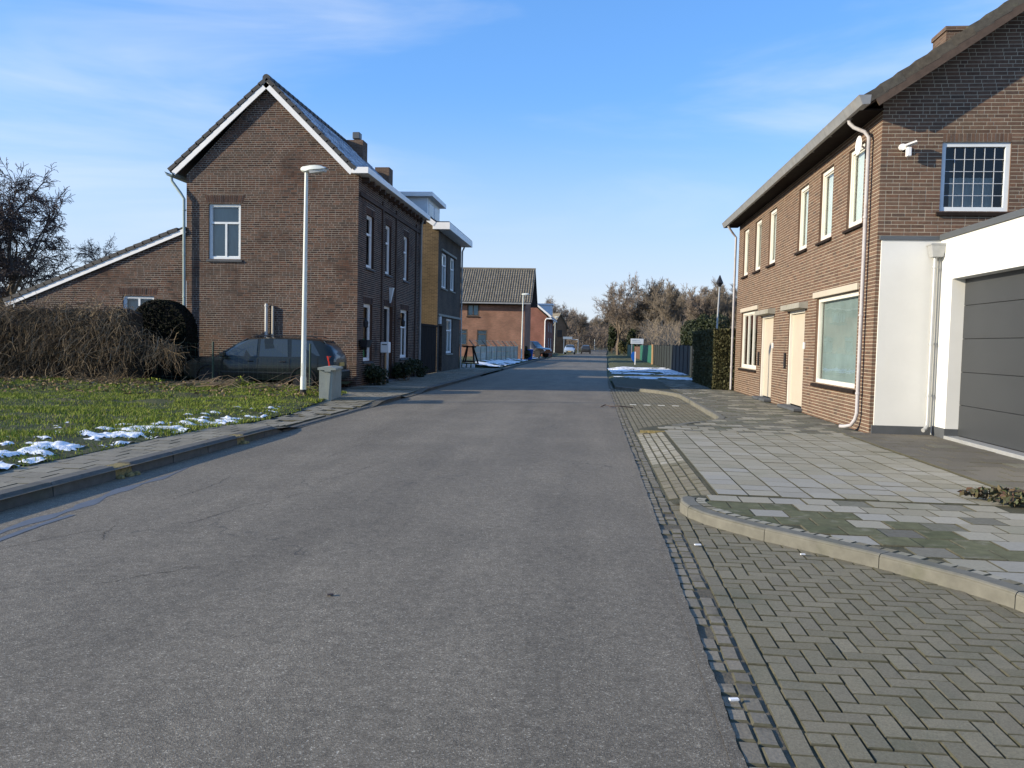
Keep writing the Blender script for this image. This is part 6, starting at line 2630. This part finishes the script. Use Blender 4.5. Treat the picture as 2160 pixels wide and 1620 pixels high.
t = tag(empty('birdhouse_pole', (7.45, 50, .1)), 'tall thin pole with a pointed dark birdhouse behind the hedge', 'birdhouse')
m = MB()
m.tube([(7.4, 50, 0), (7.55, 50, 5.35)], [.06, .045], 8)
m.build('pole', GALV, t)
m = MB()
m.lathe([(.10, 5.25), (.13, 5.35), (.22, 5.48), (.20, 5.52), (.02, 5.95)], (7.55, 50, 0), 'z', 6)
m.build('house_body', BLACK, t)

# ------------------------------------------------------------------ panel fence on the left
CF = tag(empty('panel_fence', (-7, 58, .2)), 'grey panel fence with angled post tops before the red house', 'fence')
p0, p1 = Vector((-7.42, 50.2, 0)), Vector((-6.35, 68.2, 0))
dv = (p1 - p0)
npn = 9
PAN_LIT = pm('panel_backlit', [(.36, .34, .28), (.42, .40, .34), (.33, .32, .25)], n1=(2, .3), tints=[(1.2, (.24, .26, .14), .5, .7, (1, 1, .3), .7)])  # lightened: sunlight coming through the panels is put into the colour
for k in range(npn + 1):
    c = p0 + dv * (k / npn)
    m = MB()
    m.bar((c.x, c.y, .0), (c.x, c.y, 1.38), .10)
    m.bar((c.x, c.y, 1.36), (c.x - .30, c.y - .1, 1.72), .06)
    m.build('post', CONC if k % 2 else PLINTH, CF)
    if k < npn:
        e = p0 + dv * ((k + 1) / npn)
        f = (e - c).normalized()
        for q in range(3):
            m = MB()
            a, b = c + f * .06, e - f * .06
            z = .12 + q * .40
            m.obox((a + b) / 2 + Vector((0, 0, z + .2)), (b - a) / 2, Vector((f.y, -f.x, 0)) * .025, Vector((0, 0, .193)))
            m.build('panel', PAN_LIT, CF)
wr_ = MB()
for z, off in ((1.45, -.06), (1.6, -.2), (1.70, -.28)):
    wr_.bar((p0.x + off, p0.y, z), (p1.x + off, p1.y, z), .012)
wr_.build('wire', GALV, CF)
t = tag(empty('trestle', (-7.3, 46.6, .1)), 'dark wooden trestle standing at the corner of the narrow house', 'trestle')
for (a, b) in (((-7.55, 46.2, .0), (-7.25, 46.5, 1.35)), ((-6.75, 46.2, .0), (-6.95, 46.5, 1.35)), ((-7.5, 47.1, .0), (-7.25, 46.6, 1.35)), ((-6.6, 47.2, 0), (-6.95, 46.6, 1.35))):
    m = MB()
    m.bar(a, b, .07)
    m.build('leg', DKWOOD, t)
for z, y in ((1.3, 46.5), (.45, 46.3)):
    m = MB()
    m.bar((-7.5, y, z), (-6.75, y, z), .08)
    m.build('crossbar', DKWOOD, t)
for k in range(3):
    t = tag(empty('white_block', (-7.35 + .28 * k, 46.0, .1)), ['left', 'middle', 'right'][k] + ' of three small white blocks below the trestle', 'block', 'white blocks below the trestle')
    m = MB()
    m.box(-7.44 + .27 * k, -7.25 + .27 * k, 45.9, 46.08, .09, .30, .015)
    m.build('block', WHITE, t)
t = tag(empty('wheelie_bin', (-5.65, 73.2, .1)), 'blue wheelie bin beside the dark shrub by the road', 'bin')
m = MB()
m.hexa([(-5.85, 73.0, .1), (-5.45, 73.0, .1), (-5.45, 73.4, .1), (-5.85, 73.4, .1), (-5.92, 72.95, .95), (-5.38, 72.95, .95), (-5.38, 73.45, .95), (-5.92, 73.45, .95)])
m.build('body', BLUE, t)
m = MB()
m.prism([(72.9, .95), (73.5, .95), (73.5, 1.0), (73.2, 1.06), (72.9, 1.0)], 'x', -5.95, -5.35)
m.build('lid', BLUE, t)
bush('shrub', 'dark evergreen shrub at the corner of the red brick house', 'shrub', (-6.0, 71.2, .75), (.75, .8, .75), 1600, .09, LEAFD, 11)
bush('evergreen_bush', 'large dark evergreen bush behind the slate screen fence', 'bush', (7.7, 57, 2.5), (1.9, 2.0, 2.0), 16000, .07, LEAFD, 12)
bush('evergreen_bush', 'dark conifer bush behind the far green screen fence', 'bush', (6.2, 121, 2.3), (1.5, 1.5, 2.3), 3500, .16, LEAFD, 13)
bush('shrub', 'low olive shrub next to the road under the bare trees', 'shrub', (4.6, 118, 1.3), (1.2, 1.2, 1.3), 1600, .14, LEAFH, 14)

# ------------------------------------------------------------------ bare trees
def make_tree(seed, H, spread, levels=5, upright=.35, trunk_r=.16, droop=0.0, split=(3, 4), first=.30, twig_r=.012):
    rr = random.Random(seed)
    segs_t, segs_c = [], []

    def grow(p, d, L, r, lv):
        k = 4 if lv < 2 else 3
        pts = [p]
        rads = [r]
        dd = d.copy()
        for i in range(k):
            j = Vector((rr.gauss(0, 1), rr.gauss(0, 1), rr.gauss(0, 1))) * (.10 + .05 * lv)
            dd = (dd + j + Vector((0, 0, upright * .25 - droop * lv * .12))).normalized()
            p = p + dd * (L / k)
            pts.append(p)
            rads.append(r * (1 - .42 * (i + 1) / k))
        (segs_t if lv < 2 else segs_c).append((pts, rads, lv))
        if lv >= levels:
            return
        nb = rr.randint(*split) + (2 if lv == 0 else 0) + (3 if lv == levels - 1 else (1 if lv >= 3 else 0))
        for b in range(nb):
            t = (first if lv == 0 else .25) + (1 - (first if lv == 0 else .25)) * (b + rr.random()) / nb
            i = min(k - 1, int(t * k))
            q = pts[i].lerp(pts[i + 1], t * k - i)
            az = rr.uniform(0, 2 * math.pi)
            tilt = rr.uniform(.5, 1.0) * spread
            side = Vector((math.cos(az), math.sin(az), 0))
            nd = (dd * math.cos(tilt) + side * math.sin(tilt) + Vector((0, 0, .15 * upright))).normalized()
            grow(q, nd, L * rr.uniform(.48, .72), max(twig_r * .8, r * (1 - .42 * t) * rr.uniform(.45, .65)), lv + 1)
        grow(pts[-1], dd, L * .62, max(twig_r * .8, rads[-1]), lv + 1)
    grow(Vector((0, 0, -.1)), Vector((rr.gauss(0, .03), rr.gauss(0, .03), 1)).normalized(), H * .42, trunk_r, 0)
    mt, mc = MB(), MB()
    for pts, rads, lv in segs_t:
        mt.tube(pts, rads, 7 if lv == 0 else 5, cap=False)
    for pts, rads, lv in segs_c:
        mc.tube(pts, [max(a, twig_r) for a in rads], 3, cap=False)
    top = max(max(q[2] for q in mt.v), max(q[2] for q in mc.v))
    sc = H / top
    for q in (mt, mc):
        q.v = [(a * sc, b * sc, c * sc) for a, b, c in q.v]
    return mt, mc


def tree_proto(name, seed, H, spread, bark, twig, **kw):
    t = empty(name, (0, 0, 0))
    a, b = make_tree(seed, H, spread, **kw)
    a.build('trunk', bark, t, smooth=True, world=False)
    o = b.build('crown', twig, t, world=False)
    return t


protos = [tree_proto('bare_tree', 21, 13, .85, BARK, TWIGR, levels=5, trunk_r=.30, twig_r=.018),
          tree_proto('bare_tree', 22, 12, .75, BARK, TWIG, levels=5, trunk_r=.26, twig_r=.018),
          tree_proto('bare_tree', 23, 11, .60, BARK, TWIG, levels=5, trunk_r=.20, twig_r=.017, upright=.6),
          tree_proto('birch_tree', 24, 12, .55, BARKW, TWIGR, levels=5, trunk_r=.17, twig_r=.016, upright=.5, droop=.3),
          tree_proto('bare_tree', 25, 10, .95, BARK, TWIGR, levels=5, trunk_r=.18, twig_r=.018)]
used = set()


def plant(k, x, y, s, rz, label, cat='tree', group=None, name=None):
    o = protos[k] if k not in used else copy_tree(protos[k])
    used.add(k)
    o.location = (x, y, 0)
    o.scale = (s, s, s)
    o.rotation_euler = (0, 0, rz)
    if 'group' in o:
        del o['group']
    return tag(o, label, cat, group)


plant(0, 4.4, 141, 1.12, .3, 'large spreading bare tree standing right beside the far road')
plant(1, 8.6, 143, 1.16, 1.3, 'large bare tree second from the far road on the right')
plant(0, 12.2, 150, 1.12, 2.6, 'broad bare tree behind the pale sign board')
plant(2, 14.2, 130, 1.02, .5, 'slender tall bare tree with thin upright top right of the sign board')
rr = random.Random(99)
lab = 'bare winter tree in the wood behind the right screen fence'
for k in range(44):
    x = rr.uniform(9, 36)
    y = rr.uniform(112, 195)
    if x / y > .2:
        x = y * rr.uniform(.07, .2)
    plant(rr.choice((1, 2, 4, 2)), x, y, rr.uniform(.84, 1.1), rr.uniform(0, 6.28), lab, 'tree', 'trees of the wood on the right')
lab = 'bare birch behind the far left houses'
ORD = ['leftmost', 'second', 'third', 'fourth', 'fifth', 'sixth', 'seventh', 'eighth', 'ninth', 'tenth', 'eleventh', 'twelfth', 'thirteenth', 'fourteenth', 'fifteenth', 'sixteenth']


def by_place(lst, what, where):
    for i, o in enumerate(sorted(lst, key=lambda q: px_of(q.location.x, q.location.y, 2)[0])):
        o['label'] = (what + ' ' + where + ', leftmost of the row') if i == 0 else what + ' ' + where + ', ' + ORD[i] + ' from the left'


made = []
for k, (x, y, s) in enumerate(((-9.6, 168, .92), (-8.6, 171, 1.0), (-7.4, 166, .97), (-6.6, 174, .9))):
    made.append(plant(3, x, y, s, k * 1.3, lab, 'tree', 'birches behind the far left houses'))
by_place(made, 'bare birch', 'behind the far left houses')
made = []
lab = 'bare tree where the far road disappears into the wood'
for k, (x, y, s) in enumerate(((-6.2, 205, .85), (-4.6, 196, .8), (-3.6, 215, .95), (-2.6, 235, .95), (-4.4, 245, 1.0), (5.6, 178, .95), (6.8, 190, 1.0), (6.2, 210, 1.0), (7.6, 232, 1.05), (-.5, 300, 1.1), (3.5, 310, 1.2), (8.5, 290, 1.2), (-5.5, 290, 1.15), (12, 260, 1.2), (.8, 335, 1.3), (6.5, 340, 1.3))):
    made.append(plant((0, 1, 4, 3)[k % 4], x, y, s, k * .9, lab, 'tree', 'trees closing the far end of the road'))
by_place(made, 'bare tree', 'where the far road enters the wood')


bush('ivy_trunk', 'dark ivy-covered trunk at the right edge of the far road', 'tree', (3.7, 158, 3.2), (1.0, 1.0, 3.0), 2600, .22, LEAFD, 15)


# undergrowth filling the wood edge
def thicket(name, label, boxes, n, seed, mat, r=.02, L=1.2):
    rg = np.random.default_rng(seed)
    w = np.array([(b[1] - b[0]) * (b[3] - b[2]) for b in boxes], float)
    idx = rg.choice(len(boxes), n, p=w / w.sum())
    B = np.array(boxes, float)[idx]
    x = B[:, 0] + (B[:, 1] - B[:, 0]) * rg.random(n)
    y = B[:, 2] + (B[:, 3] - B[:, 2]) * rg.random(n)
    h = B[:, 4] * (.55 + .9 * fbm(x * .25, y * .25, seed))
    z = h * rg.random(n) ** .8
    paths = np.zeros((n, 4, 3))
    paths[:, 0] = np.stack([x, y, z], 1)
    d = np.stack([rg.normal(0, .5, n), rg.normal(0, .5, n), .9 + 0 * x], 1)
    for i in range(1, 4):
        d += rg.normal(0, .3, (n, 3))
        d /= np.linalg.norm(d, axis=1)[:, None]
        paths[:, i] = paths[:, i - 1] + d * (L / 3 * (.5 + rg.random(n)))[:, None]
    V, F = strands(paths, r * (.5 + rg.random(n)))
    o = obj_from(name, np_mesh(name, V, F), mat)
    o['kind'] = 'stuff'
    return tag(o, label, 'undergrowth')


thicket('undergrowth', 'brown twiggy undergrowth along the edge of the right wood', [(6.5, 20, 92, 125, 3.6), (9, 42, 125, 190, 4.5), (6.5, 14, 70, 92, 2.2)], 16000, 3, TWIG, .03, 1.5)
thicket('undergrowth', 'brown undergrowth closing the far end of the road', [(-9, -3.2, 190, 260, 5.0), (5.2, 12, 170, 260, 5.0), (-12, 18, 300, 345, 9), (-9, 12, 264, 280, 6.5), (-9, 12, 264, 280, 6.5)], 22000, 4, TWIGR, .05, 2.0)

# tree and scrub at the left edge, behind the hedge
t5 = tree_proto('bare_tree', 31, 12, .8, BARK, TWIGD, levels=5, trunk_r=.22, twig_r=.014, droop=.35, split=(3, 5))
t5.location = (-33.2, 43, 0)
tag(t5, 'dark bare tree with fine drooping twigs at the left edge', 'tree')
t6 = copy_tree(t5)
t6.location = (-27.8, 45, 0)
t6.scale = (.62, .62, .62)
t6.rotation_euler = (0, 0, 2.2)
tag(t6, 'smaller dark bare tree in front of the left tree, beside the lean-to roof', 'tree')
t7 = copy_tree(t5)
t7.location = (-36.5, 47, 0)
t7.scale = (.8, .8, .8)
t7.rotation_euler = (0, 0, 4)
tag(t7, 'dark bare tree cut off by the left picture edge', 'tree')

# small litter on the road and bay
for nm, lb, x, y, z, l in (('paper_scrap', 'tiny white paper scrap on the gutter stones', .86, 6.35, .004, .05), ('paper_scrap', 'small white paper strip lying in the near gutter', .66, 3.55, .004, .04), ('paper_scrap', 'tiny white scrap on the herringbone bay near the kerb', 1.62, 6.2, .004, .035)):
    m = MB()
    m.obox((x, y, z + .006), (l / 2, l * .1, 0), (-l * .05, l * .22, 0), (0, 0, .004))
    tag(m.build(nm, WHITE), lb, 'paper')
m = MB()
m.obox((-1.52, 4.62, .028), (.016, .008, 0), (-.005, .010, 0), (0, 0, .003))
tag(m.build('dead_leaf', TWIGD), 'single small dark leaf lying on the asphalt', 'leaf')
t = tag(empty('fallen_twig', (.75, 20.3, 0)), 'dark bent twig lying across the right gutter', 'twig')
m = MB()
m.tube([(.25, 20.2, .02), (.36, 20.5, .05), (.5, 20.25, .03), (.7, 20.15, .05), (1.05, 20.25, .02)], .014, 5)
m.build('stem', TWIGD, t)
